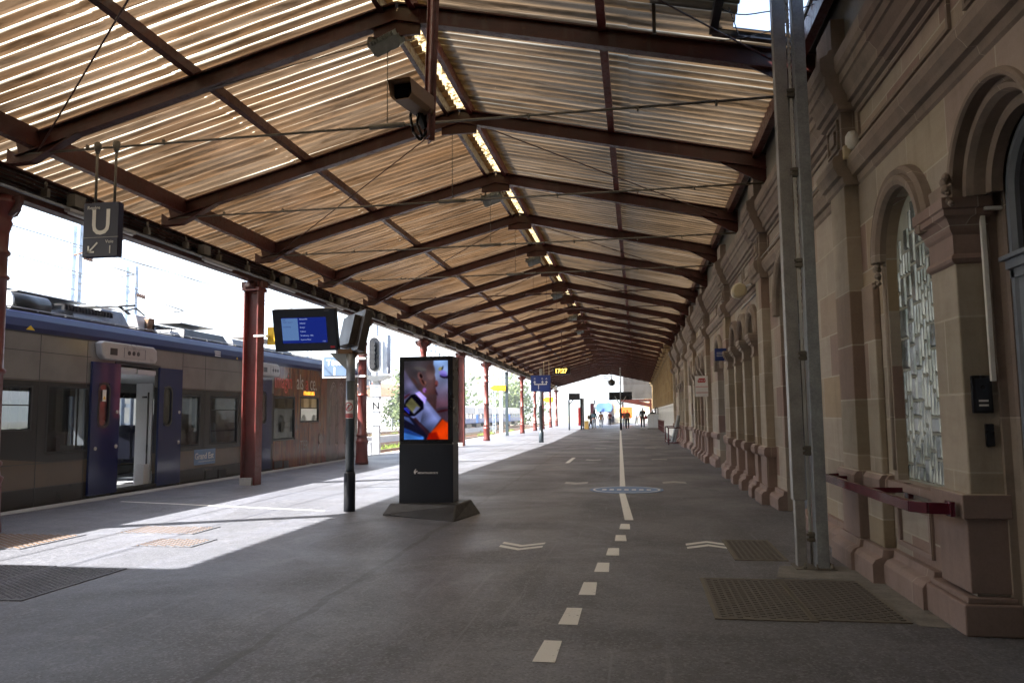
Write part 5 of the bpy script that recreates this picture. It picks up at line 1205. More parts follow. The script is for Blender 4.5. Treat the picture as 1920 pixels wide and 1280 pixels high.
# interior
s = MB(); s.box(TB+.08, TX-.08, 2.1, 26.4, -.08, .06); s.box(TB+.08, TX-.08, 2.1, 26.4, 2.34, 2.40); s.build('interior_floor', 'inner_wall', tr)
s = MB(); s.box(TB+.08, TX-.5, 13.5, 13.54, .06, .95); s.box(-12.1, -11.4, 15.2, 15.24, .06, 2.34); s.box(TX-.5, TX-.12, 15.08, 15.12, .06, 2.2); s.box(TB+.1, TB+.5, 14.1, 15.0, .06, .9)
s.build('partition', 'inner_wall', tr)
MB().box(TB+.12, TB+.6, 13.9, 15.05, .50, .62).build('bench', 'seat_cloth', tr)
s = MB(); s.tube((TX-.16, 15.0, .35), (TX-.16, 15.0, 2.0), .018); s.tube((TX-.2, 15.0, 1.9), (TX-.3, 15.0, 1.9), .02); s.tube((-11.4, 14.4, .06), (-11.4, 14.4, 2.34), .018); s.build('grab_pole', 'black_paint', tr)
MB().box(TX-.30, TX-.12, 14.86, 15.04, .06, .50).build('step_box', 'inner_wall', tr)
s = MB(); s.box(TX-.12, TX-.04, 13.8, 14.40, 2.38, 2.47); s.box(TX-.10, TX-.02, 14.42, 15.02, 2.36, 2.45); s.build('door_guide', 'inner_wall', tr)
yy0 = [5.0+.85*i for i in range(25)]
for y in yy0:
    if 13.0 < y < 15.9 or 19.2 < y < 20.6: continue
    for x in (-10.75, -12.3):
        s = MB(); s.box(x-.42, x+.42, y, y+.45, .40, .52); s.box(x-.42, x+.42, y-.10, y, .50, 1.12)
        for c in (-.22, .22): s.lathe((x+c, y-.05, 1.12), [(.15, -.02), (.16, .08), (.12, .16), (.03, .18)], 10)
        s.build('seat', 'seat_cloth', tr)
# sliding door leaves
def leaf(y0, y1, X, wy0, wy1, name='door_leaf'):
    Fm = Matrix(((0, 0, 1, X), (1, 0, 0, 0), (0, 1, 0, 0), (0, 0, 0, 1)))
    s = panel(MB(), Fm, y0, y1, .04, 2.52, [(wy0, wy1, 1.30, 2.12, 0)], .045); Bk = Matrix(((0, 0, 1, X-.045), (1, 0, 0, 0), (0, 1, 0, 0), (0, 0, 0, 1))); panel(s, Bk, y0, y1, .04, 2.52, [(wy0, wy1, 1.30, 2.12, 0)], 0)
    s.add([(X, y0, .04), (X-.045, y0, .04), (X-.045, y0, 2.52), (X, y0, 2.52)], [(0, 1, 2, 3)]); s.add([(X, y1, .04), (X-.045, y1, .04), (X-.045, y1, 2.52), (X, y1, 2.52)], [(0, 1, 2, 3)]); s.add([(X, y0, 2.52), (X-.045, y0, 2.52), (X-.045, y1, 2.52), (X, y1, 2.52)], [(0, 1, 2, 3)])
    o = s.build(name, 'door_leaf_blue', tr)
    w2 = (wy1-wy0)/2; yc = (wy0+wy1)/2
    def rr(w, h, r, n=5):
        P = []
        for cx, cz, a0 in ((w-r, h-r, 0), (-w+r, h-r, 90), (-w+r, -h+r, 180), (w-r, -h+r, 270)): P += [(yc+cx+r*math.cos(math.radians(a0+90*i/n)), 1.71+cz+r*math.sin(math.radians(a0+90*i/n))) for i in range(n+1)]
        return P
    A, B = rr(w2+.025, .435, .15), rr(w2-.012, .395, .13); n = len(A)
    q = MB(); v = [(X+.006, a, b) for a, b in A]+[(X+.006, a, b) for a, b in B]+[(X-.01, a, b) for a, b in B]
    q.add(v, [(i, (i+1) % n, n+(i+1) % n, n+i) for i in range(n)]+[(n+i, n+(i+1) % n, 2*n+(i+1) % n, 2*n+i) for i in range(n)])
    # corner fillets behind the seal
    q.build('seal', 'rubber', o)
    q = MB(); q.add([(X-.02, a, b) for a, b in A], [tuple(range(n))]); q.build('pane', 'window_clear', o)
    return o
la = leaf(12.98, 13.78, TX+.06, 13.17, 13.47); lb = leaf(15.05, 15.88, TX+.06, 15.22, 15.50); lc = leaf(19.42, 20.28, TX+.012, 19.66, 19.96)
for o, y in ((la, 13.70), (lb, 15.78)):
    s = MB()
    for z, r in ((1.58, .035), (.92, .04)): s.lathe((TX+.062, y, z), [(r, 0), (r, .012), (r*.6, .018)], 14, 'x')
    if o is la: s.lathe((TX+.062, 13.12, .90), [(.035, 0), (.035, .012)], 14, 'x')
    s.build('button', 'pod_grey', o)
s = MB(); s.box(TX+.062, TX+.066, 13.27, 13.37, 1.78, 2.0); s.build('sticker', 'sign_white', la); s = MB(); s.add([(TX+.068, 13.28, 1.82), (TX+.068, 13.36, 1.82), (TX+.068, 13.32, 1.89)], [(0, 1, 2)]); s.build('warning_sticker', 'yellow_paint', la)
# pods over the doors
for (a, b) in ((13.12, 14.82), (19.30, 20.5)):
    s = MB(); pr = [(a+.10, 2.58), (b-.06, 2.58), (b, 2.66), (b-.02, 2.86), (b-.14, 2.92), (a+.05, 2.92), (a-.05, 2.88), (a, 2.66)]
    s.prism(pr, Matrix(((0, 0, 1, TX), (1, 0, 0, 0), (0, 1, 0, 0), (0, 0, 0, 1))), .14); pod = s.build('door_pod', 'pod_grey', tr, .025)
    s = MB(); X = TX+.143
    s.box(X-.002, X+.004, a+.22, a+.42, 2.67, 2.80)
    for i in range(3): s.lathe((X, a+.78+i*.14, 2.74), [(.045, -.002), (.045, .004)], 10, 'x')
    s.build('grille', 'train_black', pod)
    s = MB(); 
    for q in ((a+.62, a+.63, 2.64, 2.84), (b-.42, b-.41, 2.64, 2.84), (a+.63, b-.42, 2.835, 2.84), (a+.63, b-.42, 2.64, 2.645)): s.box(X-.002, X+.003, *q)
    s.build('panel_seam', 'equip_grey', pod)
# livery pictures and writing on the end car
s = MB(); s.box(TX-.01, TX+.003, 20.42, 24.2, 2.06, 2.90); s.box(TX-.01, TX+.003, 20.42, 24.2, -.1, .78); s.box(TX-.01, TX+.003, 21.81, 22.16, .78, 2.06); s.box(TX-.01, TX+.003, 22.16, 24.2, .78, 1.28); s.box(TX-.01, TX+.003, 23.57, 24.2, 1.28, 2.06)
s.build('livery_panel', 'livery_timber', tr)
s = MB(); s.box(TX-.01, TX+.004, 24.2, 26.6, -.1, 2.90); lv = s.build('livery_panel', 'livery_stone', tr)
s = MB(); X = TX+.006
for yc in (24.75, 25.45, 26.15):
    for r, zt in ((.30, 2.25), (.24, 2.22), (.12, 2.3)):
        pts = [(yc-r, .5 if r > .2 else 1.8), (yc-r, zt)]+[(yc-r+2*r*i/8, zt+.34*math.sin(PI*i/8)*(r/.3)) for i in range(1, 8)]+[(yc+r, zt), (yc+r, .5 if r > .2 else 1.8)]
        for (a, b), (c, d) in zip(pts[:-1], pts[1:]): s.beam((X, a, b), (X, c, d), .025, .006, (1, 0, 0))
s.build('tracery', 'tracery_pale', lv)
XF = lambda y, z: frame((TX+.006, y, z), (0, 1, 0), (0, 0, 1))
text('imagin', .62, XF(20.45, 2.28), 'livery_red', tr, bold=.004, sx=.72); text('als', .66, XF(21.88, 2.28), 'livery_cream', tr, bold=.002, sx=.72); text('a', .62, XF(22.52, 2.28), 'livery_red', tr, bold=.004, sx=.72); text('ce.', .66, XF(22.84, 2.28), 'livery_cream', tr, bold=.002, sx=.72)
text('TER', .42, XF(22.2, .45), 'tracery_pale', tr, sx=.8)
s = MB(); s.box(TX-.01, TX+.012, 22.30, 23.35, 2.08, 2.26); dd = s.build('destination_display', 'black_paint', tr, .008)
text('STRASBOURG', .15, frame((TX+.018, 22.37, 2.12), (0, 1, 0), (0, 0, 1)), 'led_orange', dd, bold=.004, sx=.85)
s = MB(); s.box(TX-.01, TX+.006, 16.52, 17.42, .37, .72); gp = s.build('region_plate', 'disc_blue', tr)
text('Grand Est', .20, frame((TX+.010, 16.54, .50), (0, 1, 0), (0, 0, 1)), 'sign_white', gp, bold=.003, sx=.98); text('ALSACE CHAMPAGNE-ARDENNE LORRAINE', .035, frame((TX+.010, 16.7, .43), (0, 1, 0), (0, 0, 1)), 'sign_white', gp)
text('TER 84565', .07, XF(17.0, .20), 'tracery_pale', tr)
s = MB(); s.lathe((TX+.01, 23.7, .75), [(.16, -.01), (.16, .01)], 16, 'x'); s.box(TX, TX+.01, 22.65, 23.1, -.30, .02); s.build('emblem', 'tracery_pale', tr)
# bogies
for yb in (10.7, 24.2):
    s = MB()
    for yw in (yb-1.1, yb+1.1):
        for x in (-10.75, -12.2): s.lathe((x, yw, -.27), [(.43, -.06), (.46, -.05), (.43, .0), (.43, .06)], 24, 'x')
        s.tube((-10.75, yw, -.27), (-12.2, yw, -.27), .08)
    for x in (-10.4, -12.55): s.box(x-.08, x+.08, yb-1.7, yb+1.7, -.35, -.12)
    s.build('bogie', 'train_black', tr)
# roof equipment
def rbox(a, b, z1, x0=-11.0, x1=-12.2, mat='equip_grey', sk=0.0, name='roof_unit'):
    s = MB(); s.hull8([(x0, a, 3.30), (x1, a, 3.30), (x1, b, 3.30), (x0, b, 3.30)], [(x0-.12, a+sk, z1), (x1+.1, a+sk, z1), (x1+.1, b-sk, z1), (x0-.12, b-sk, z1)])
    return s.build(name, mat, tr, .015)
s = MB(); s.tube((-10.9, 11.85, 3.52), (-10.9, 12.75, 3.52), .19, .19, 20); s.build('air_tank', 'train_black', tr); MB().tube((-10.9, 11.82, 3.52), (-10.9, 11.86, 3.52), .20, .20, 20).build('tank_rim', 'sign_white', tr)
rbox(9.5, 12.2, 3.95, -11.3, -12.5, 'train_black'); rbox(12.2, 14.2, 3.92, -11.5, -12.5, 'train_black'); rbox(12.8, 13.2, 3.50, -10.7, -11.2, 'equip_grey'); rbox(13.25, 14.1, 3.56, -10.6, -11.2, 'equip_grey', .04)
rbox(14.12, 15.15, 3.72, -10.75, -11.8, 'equip_grey', .18); rbox(14.3, 15.1, 3.80, -11.8, -12.3, 'train_black'); rbox(15.35, 15.75, 3.72, -10.7, -11.1, 'pod_grey'); rbox(15.52, 15.72, 3.66, -10.62, -10.7, 'tan_metal')
rbox(17.1, 19.3, 3.62, -10.75, -12.0, 'train_black', .2); rbox(17.2, 19.4, 3.76, -11.6, -12.2, 'equip_grey', .1); rbox(20.8, 23.5, 3.52, -10.8, -12.2, 'train_black', .15)
s = MB()
for i in range(16): s.box(-10.72, -10.66, 13.0+i*.09, 13.04+i*.09, 3.52, 3.62)
s.box(-10.9, -10.7, 13.0, 14.4, 3.60, 3.64); s.build('resistor_rack', 'train_black', tr)
rbox(15.9, 16.5, 3.62, -11.0, -11.6, 'pod_grey', .05); rbox(16.6, 17.0, 3.50, -10.7, -11.2, 'equip_grey', .03); rbox(9.6, 11.6, 3.60, -10.7, -11.2, 'equip_grey', .1); rbox(6, 9.2, 3.75, -10.8, -12.2, 'equip_grey', .1); rbox(19.6, 20.6, 3.60, -10.8, -11.8, 'equip_grey', .05); rbox(23.8, 26.0, 3.45, -10.9, -12.0, 'equip_grey', .1)
s = MB()
for a, b in ((6.2, 9.0), (12.3, 14.1), (14.35, 15.0), (17.4, 19.0), (21.0, 23.2)): s.box(-11.75, -11.05, a, b, 3.78, 3.80)  # pale slabs put the highlights on the roof boxes into colour
for i in range(30): s.tube((-10.62, 6+i*.7, 3.3), (-10.62, 6+i*.7, 3.40), .015, .015, 5)
s.path([(-10.62, 6, 3.4), (-10.62, 26.3, 3.4)], .012); s.build('rail_and_highlight_lids', 'pod_grey', tr)
s = MB()    # pantograph and busbars
s.path([(-11.5, 15.8, 3.35), (-11.5, 16.9, 3.55), (-11.5, 15.7, 3.98)], .03); s.path([(-11.9, 15.7, 3.98), (-11.1, 15.7, 3.98)], .025); s.path([(-10.9, 16.0, 3.3), (-10.9, 16.0, 3.55), (-10.9, 16.8, 3.58), (-10.9, 16.8, 3.32)], .02); s.path([(-11.1, 15.3, 3.8), (-11.0, 15.6, 3.9), (-11.2, 16.2, 3.82)], .02)
s.build('pantograph', 'train_black', tr)
for y in (9.9, 12.9, 15.9, 19.8): 
    s = MB(); s.lathe((-11.15, y, 3.30), [(.03, 0), (.07, .04), (.04, .06), (.07, .10), (.04, .12), (.07, .16), (.03, .20)], 12); s.build('insulator', 'tan_metal', tr)

# ================================================================== BEYOND THE TRACKS
def hmast(x, y, h, label, w=.34):
    t = empty('catenary_mast', label, 'mast', (x, y, -.95), 'catenary masts between the tracks')
    s = MB(); s.box(x-w/2, x-w/2+.05, y-.11, y+.11, -.95, h); s.box(x+w/2-.05, x+w/2, y-.11, y+.11, -.95, h)
    z = -.6
    while z < h: s.box(x-w/2, x+w/2, y-.02, y+.02, z, z+.16); z += .85
    s.build('post', 'mast_haze_tint', t)
    s = MB(); s.tube((x, y, h-1.2), (x+2.6, y, h-2.1), .03); s.tube((x, y, h-2.4), (x+2.6, y, h-2.1), .025); s.tube((x+2.6, y, h-2.1), (x+2.7, y, h-2.6), .02); s.build('cantilever', 'steel_grey', t)
    s = MB()
    for i in range(4): s.lathe((x+.35+i*.10, y, h-1.32-i*.035), [(.03, -.02), (.10, 0), (.03, .02)], 10, 'x')
    s.build('insulator', 'rust', t)
hmast(-22.0, 27.4, 9.2, 'pale blue steel mast rising above the train, left of two'); hmast(-22.4, 31.4, 8.3, 'pale blue latticed mast right of the hanging U sign', .5)
for i, (x, y, h) in enumerate(((-13.6, 52, 8.0), (-17.7, 66, 8.4), (-26.5, 60, 8.4), (-17.7, 96, 8.4), (-26.5, 108, 8.4), (-13.6, 125, 8.4))): hmast(x, y, h, ['white mast behind the red and blue signals', 'pale mast behind the sixth column', 'pale mast left of the totem top', 'distant mast by the parked wagons', 'distant mast beyond the tank wagons', 'farthest thin mast before the platform end'][i])
s = MB()
for x, z in ((-11.45, 5.1), (-11.45, 6.3), (-15.6, 5.1), (-15.6, 6.4), (-19.8, 5.1), (-19.8, 6.6), (-24.5, 5.2)):
    for a in range(-10, 160, 34): s.path([(x, a, z), (x, a+17, z-(.35 if z > 6 else .05)), (x, a+34, z)], .012, 4)
for y in (24, 58, 92): s.tube((-34, y, 7.4), (-10.5, y, 7.1), .012, .012, 4)
s.path([(-13.5, 14.5, 5.1), (-13.5, 24.4, 4.85), (-13.0, 40, 4.9)], .012, 4)
tag(s.build('overhead_wires', 'steel_grey'), 'thin overhead contact wires above the tracks', 'overhead wires')
s = MB(); s.tube((-13.9, 17.2, 5.55), (-12.0, 17.8, 6.3), .015)
for i in range(3): s.lathe((-13.5+i*.18, 17.33+.05*i, 5.71+i*.07), [(.03, -.02), (.12, 0), (.03, .02)], 10, 'x')
tag(s.build('wire_insulator', 'rust'), 'ribbed insulator on a stay wire above the train roof', 'insulator')
s = MB(); s.tube((-12.2, 12.0, 6.5), (-10.2, 12.6, 6.75), .012)
for i in range(9): s.lathe((-12.0+i*.10, 12.05+.03*i, 6.52+i*.012), [(.03, -.02), (.07, 0), (.03, .02)], 10, 'x')
tag(s.build('line_insulator', 'steel_grey'), 'grey ribbed insulator beside the nearest column', 'insulator')
# light signals
def signal(x, y, zb, zt, sc_, label, letters, two=False):
    t = empty('light_signal', label, 'railway signal', (x, y, -.95))
    s = MB(); s.box(x-.17*sc_, x+.17*sc_, y-.12, y+.12, -.95, zb); s.build('mast', 'signal_white', t)
    s = MB(); s.hull8([(x-.10, y-.3, zb-.25), (x+.10, y-.3, zb-.25), (x+.10, y+.3, zb-.25), (x-.10, y+.3, zb-.25)], [(x-.65*sc_, y-.45, zb), (x+.75*sc_, y-.45, zb), (x+.75*sc_, y+.45, zb), (x-.65*sc_, y+.45, zb)])
    for q in (-.6, .7): s.tube((x+q*sc_, y-.4, zb), (x+q*sc_, y-.4, zb+.35), .02)
    s.build('service_platform', 'signal_white', t)
    def stad(cx, w, h0, h1, n=8):
        r = w/2; return [(cx+r*math.cos(PI*i/n), h1-r+r*math.sin(PI*i/n)) for i in range(n+1)]+[(cx-r*math.cos(PI*i/n), h0+r-r*math.sin(PI*i/n)) for i in range(n+1)]
    F = frame((0, y-.30, 0), (1, 0, 0), (0, 0, 1))
    s = MB(); s.prism(stad(x, .62*sc_, zb+.12, zt), F, -.08); s.build('backboard', 'sign_white', t)
    F = frame((0, y-.39, 0), (1, 0, 0), (0, 0, 1)); s = MB(); s.prism(stad(x, .50*sc_, zb+.20, zt-.08), F, -.02); s.build('target', 'black_paint', t)
    s = MB(); k = 6
    for i in range(k): zc = zb+.42+(zt-zb-.8)*i/(k-1); s.lathe((x, y-.41, zc), [(.12*sc_, -.16), (.12*sc_, 0)], 12, 'y')
    s.build('lamp_hood', 'train_black', t)
    s = MB(); s.box(x+.35*sc_, x+.60*sc_, y-.2, y+.3, zb+.1, zt+.05); s.tube((x-.55*sc_, y, zt+.2), (x+.6*sc_, y, zt+.2), .02); s.box(x-.02, x+.02, y-.1, y+.1, zb, zt+.9); s.build('relay_box', 'equip_grey' if two else 'signal_white', t)
    for c, z in letters:
        s = MB(); s.box(x-.26*sc_, x+.26*sc_, y-.16, y-.14, z, z+.5); p_ = s.build('plate', 'sign_white' if c != 'Nf' else 'black_paint', t)
        text(c, .48*sc_+.02, frame((x-.17*sc_*len(c), y-.17, z+.08), (1, 0, 0), (0, 0, 1)), 'black_paint' if c == 'N' else 'mast_haze_tint', t, bold=.01)
t = empty('signal_gantry', 'pale lattice gantry across the tracks behind the canopy columns', 'gantry', (-22, 72, -.95))
s = MB()
for x in (-12.6, -32): s.box(x-.15, x+.15, 71.8, 72.2, -.95, 7.4)
for z in (6.6, 7.4): s.box(-32, -12.6, 71.95, 72.05, z, z+.08)
for i in range(18): s.beam((-32+i*1.08, 72, 6.65 if i % 2 else 7.42), (-30.92+i*1.08, 72, 7.42 if i % 2 else 6.65), .05, .05)
for x in (-17, -22, -28): s.box(x-.3, x+.3, 71.7, 71.9, 5.2, 6.5)
s.build('frame', 'mast_haze_tint', t)
for i, (x, y) in enumerate(((-13.9, 31), (-13.8, 38.5), (-17.6, 45), (-14.0, 57), (-21.2, 40))):
    t = empty('trackside_box', ['grey trackside box nearest the third column', 'grey trackside box left of the totem', 'grey trackside box by the smaller signal', 'grey trackside box farthest along', 'grey trackside box farther from the platform'][i], 'trackside box', (x, y, -.95), 'trackside boxes')
    s = MB(); s.box(x-.3, x+.3, y-.25, y+.25, -.85, .1); s.box(x-.34, x+.34, y-.29, y+.29, .1, .15); s.box(x-.2, x+.2, y-.15, y+.15, -.95, -.85); s.build('cabinet', 'signal_white', t, .01)
signal(-11.55, 33.5, 3.25, 5.05, .92, 'large white mast signal with lamp board and N plate beside the totem', [('C', 2.35), ('N', 1.68), ('F', 1.05)])
signal(-18.3, 50.0, 3.4, 5.2, 1.0, 'smaller signal with angular lamp board right of the third column', [('C', 1.7)], True)
# trees
def tree(x, y, h, w, label, leaf='leaf_fresh', n=1400, trunk=.3, ls=.22, low=.2):
    t = empty('tree', label, 'tree', (x, y, -.95), 'trees beyond the tracks')
    r = random.Random(int(x*7+y*3)); s = MB(); s.tube((x, y, -.95), (x+.1, y, h*.55), .16*h/8, .07*h/8, 8)
    limbs = []
    for i in range(9):
        a = r.uniform(0, 2*PI); z = h*r.uniform(.25, .7); e = (x+math.cos(a)*w*.42, y+math.sin(a)*w*.42, z+h*.18); s.tube((x+.05, y, z), e, .05*h/8, .015, 5); limbs.append(e)
    s.build('trunk', 'bark', t)
    c = MB(); cl = [(x+r.gauss(0, w*.24), y+r.gauss(0, w*.24), h*(low+(1-low)*r.random()**.8), w*r.uniform(.10, .22)) for _ in range(16)]
    for i in range(n):
        cx, cy_, cz, cr = r.choice(cl); k = max(.25, 1-abs(cz/h-.5)*1.0)
        p = Vector((cx*k+x*(1-k)+r.gauss(0, cr), cy_*k+y*(1-k)+r.gauss(0, cr), cz-.95+r.gauss(0, cr*1.3)))
        d = Vector((r.gauss(0, 1), r.gauss(0, 1), r.gauss(0, 1))).normalized(); a = d.orthogonal()*ls*r.uniform(.6, 1.3); b = d.cross(a).normalized()*ls*r.uniform(.5, 1)
        c.add([p-a, p-b, p+a, p+b], [(0, 1, 2, 3)])
    c.build('crown', leaf, t)
tree(-33, 106, 8.0, 2.6, 'slim pale green tree seen between the fifth and sixth columns', n=800); tree(-31, 117, 9.5, 2.4, 'taller slim tree beside the sixth column', n=800); tree(-36, 86, 3.4, 4.5, 'low round bush right of the advertising totem', n=900, low=.05); tree(-38, 140, 5.5, 7, 'broad green tree behind the tank wagons', 'leaf_fresh', n=900, ls=.3)
tree(-40, 128, 4.5, 6, 'dark bushy tree left of the wagons', 'leaf_dark', n=900, ls=.28); tree(-27, 52.5, 4.6, 3.6, 'bronze leaved shrub behind the signals', 'leaf_bronze', n=700); tree(-22.5, 49.5, 4.2, 1.8, 'pale green shrub between the white signal and the totem', n=600); tree(-44, 175, 10, 14, 'distant tree mass before the hills', 'leaf_fresh', n=1500, ls=.45); tree(-30, 190, 8, 12, 'distant pale tree mass right of the wagons', n=1400, ls=.45)
# weeds
r = random.Random(3); s = MB()
for i in range(9000):
    band = r.random()
    if band < .45: x = r.uniform(-14.6, -12.9); y = r.uniform(3, 110)
    elif band < .7: x = r.uniform(-18.8, -16.8); y = r.uniform(20, 120)
    else: x = r.uniform(-33, -20.8); y = r.uniform(20, 130)
    if math.sin(x*1.7+y*.35)+math.sin(y*.21+x)*.8 < .1: continue
    h = r.uniform(.1, .42); a = r.uniform(0, PI); d = Vector((math.cos(a), math.sin(a), 0))*r.uniform(.04, .14)
    s.add([Vector((x, y, -.95))-d, Vector((x, y, -.95))+d, Vector((x, y, -.95+h))+d*r.uniform(-1.5, 2.5)], [(0, 1, 2)])
tag(s.build('weeds', 'grass_blade'), 'green weeds growing between the tracks', 'weeds', kind='stuff')
# low grey wall / trough and clutter along the tracks, fence
s = MB(); s.box(-21.9, -21.7, 42, 120, -.95, -.25); s.box(-13.4, -13.1, 28, 60, -.95, -.78); tag(s.build('trough_wall', 'render_white'), 'low pale concrete wall running along the tracks', 'low wall')
s = MB()
for i in range(24): s.box(-35.0, -34.9, 60+i*3, 60.1+i*3, -.95, 1.1)
for z in (.2, .6, 1.0): s.box(-34.98, -34.92, 60, 131, z, z+.05)
tag(s.build('fence', 'signal_white'), 'pale post and rail fence beyond the tracks', 'fence')
# low buildings beyond
def lowb(x0, x1, y0, y1, h, rf, label, roofmat='tile_roof', wallmat='render_white'):
    t = empty('distant_building', label, 'building', ((x0+x1)/2, (y0+y1)/2, -.95), 'low buildings beyond the tracks')
    MB().box(x0, x1, y0, y1, -.95, h).build('wall', wallmat, t)
    xm = (x0+x1)/2; s = MB(); s.add([(x0-.4, y0-.4, h), (x1+.4, y0-.4, h), (x1+.4, y1+.4, h), (x0-.4, y1+.4, h), (xm, y0-.4, h+rf), (xm, y1+.4, h+rf)], [(0, 1, 4), (2, 3, 5), (1, 2, 5, 4), (3, 0, 4, 5), (0, 3, 2, 1)]); s.build('roof', roofmat, t)
    s = MB(); n = int((y1-y0)/4)
    for i in range(n):
        y = y0+2+i*4
        for z in np.arange(.6, h-1.2, 2.8): s.box(x1-.05, x1+.05, y-.5, y+.5, z, z+1.3)
    m = int((x1-x0)/4)
    for i in range(m):
        x = x0+2+i*4
        for z in np.arange(.6, h-1.2, 2.8): s.box(x-.5, x+.5, y0-.05, y0+.05, z, z+1.3)
    s.build('windows', 'glass_dark', t)
lowb(-60, -42, 80, 110, 4.5, 2.5, 'white low depot left of the totem beyond the tracks'); lowb(-62, -46, 150, 200, 5.5, 3, 'white shed behind the tank wagons'); lowb(-95, -70, 120, 150, 7, 3, 'pale house behind the bushes on the left')
MB_ = MB(); 
# parked wagons
def wagon(y, label):
    t = empty('parked_wagon', label, 'wagon', (-24.5, y, -.7), 'blue and white wagons parked beyond the tracks')
    s = MB(); s.box(-25.9, -23.1, y, y+13, .25, 1.45); s.build('body', 'wagon_blue', t, .1)
    s = MB(); s.box(-25.85, -23.15, y+.1, y+12.9, 1.45, 2.7); s.build('tank_cover', 'render_white', t, .2)
    s = MB()
    for k in range(5): s.box(-23.12, -23.06, y+.9+k*2.4, y+2.5+k*2.4, 1.0, 1.6)
    s.build('window', 'glass_dark', t)
    s = MB()
    for yw in (y+1.8, y+3.6, y+9.4, y+11.2):
        s.lathe((-23.8, yw, -.27), [(.44, -.06), (.44, .06)], 16, 'x'); s.lathe((-25.2, yw, -.27), [(.44, -.06), (.44, .06)], 16, 'x')
    s.box(-25.4, -23.6, y+1.0, y+4.4, -.3, .2); s.box(-25.4, -23.6, y+8.6, y+12, -.3, .2); s.build('bogie', 'train_black', t)
for i, y in enumerate((98, 112.5, 127, 141.5)): wagon(y, ['nearest blue and white wagon of the parked row', 'second blue and white wagon of the parked row', 'third blue and white wagon of the parked row', 'farthest blue and white wagon of the parked row'][i])
# bullet-nosed train at the far platform end
t = empty('passenger_train', 'rounded silver train nose with blue windscreen standing beyond the platform end', 'train', (-4.4, 110, -.7))
s = MB(); rows = []; 
for (y, k, top) in ((106, .45, 1.6), (106.3, .75, 2.5), (107, .92, 3.2), (108.5, 1, 3.7), (111, 1, 3.9), (150, 1, 3.9)):
    rows.append([(-4.3+1.45*k*math.cos(a)*(1 if math.sin(a) > -.2 else .9), y, (.9+(top-.9)*math.sin(a)) if math.sin(a) > 0 else .9+1.5*math.sin(a)*min(1, k+.2)) for a in [2*PI*i/20 for i in range(20)]])
m = 20; v = [p for r_ in rows for p in r_]; s.add(v, [(i*m+j, i*m+(j+1) % m, (i+1)*m+(j+1) % m, (i+1)*m+j) for i in range(len(rows)-1) for j in range(m)]+[tuple(range(m))], True); s.build('body', 'silver_train', t)
s = MB(); s.prism([(-1.0, 0), (.85, 0), (1.1, .5), (1.0, 1.05), (.6, 1.3), (-.7, 1.3), (-1.05, 1.0), (-1.15, .5)], frame((-4.35, 106.0, 1.75), (1, 0, 0), (0, .35, .94)), -.12); s.build('windscreen', 'wagon_blue', t)
s = MB(); s.tube((-5.6, 105.5, 3.3), (-5.6, 105.5, .2), .1); s.box(-3.4, -3.0, 105.8, 106, .3, 1.1); s.build('buffer', 'black_paint', t)
# hills
s = MB(); n = 60; v = []
for i in range(n+1):
    a = math.radians(60+70*i/n); R = 1900; x, y = R*math.cos(a+.4)*1.1, R*math.sin(a+.4)
    h = 38+14*math.sin(i*.35)+9*math.sin(i*.9+1)+4*math.sin(i*2.3)
    v += [(x, y, -5), (x*1.15, y*1.15, h*1.15), (x*1.5, y*1.5, -5)]
s.add(v, [(i*3+j, i*3+3+j, i*3+4+j, i*3+1+j) for i in range(n) for j in range(2)], True); s.build('hills', 'hill_green', kind='structure')
# unseen roof and walls added beyond the frame to shade the near platform
t = empty('added_shade_roof', 'added unseen roof over the tracks, shading the near platform', 'roof', (-17, -4, 7))
MB().box(-9.45, -9.35, -30, -1.0, 0, 7.4).build('shade_side_wall', 'cladding_grey', t); MB().box(-9.45, 2.1, -16.3, -16.1, 0, 7).build('shade_end_wall', 'cladding_grey', t)  # closing walls added to cut sky light from behind
MB().box(-30, -9.4, -30, 3.1, 7.4, 7.8).build('roof', 'cladding_grey', t); 
s = MB()
for x in (-29, -20, -9.0): s.box(x-.2, x+.2, -1.2, -.8, -.95, 7.4)
s.build('support', 'oxide_red', t)

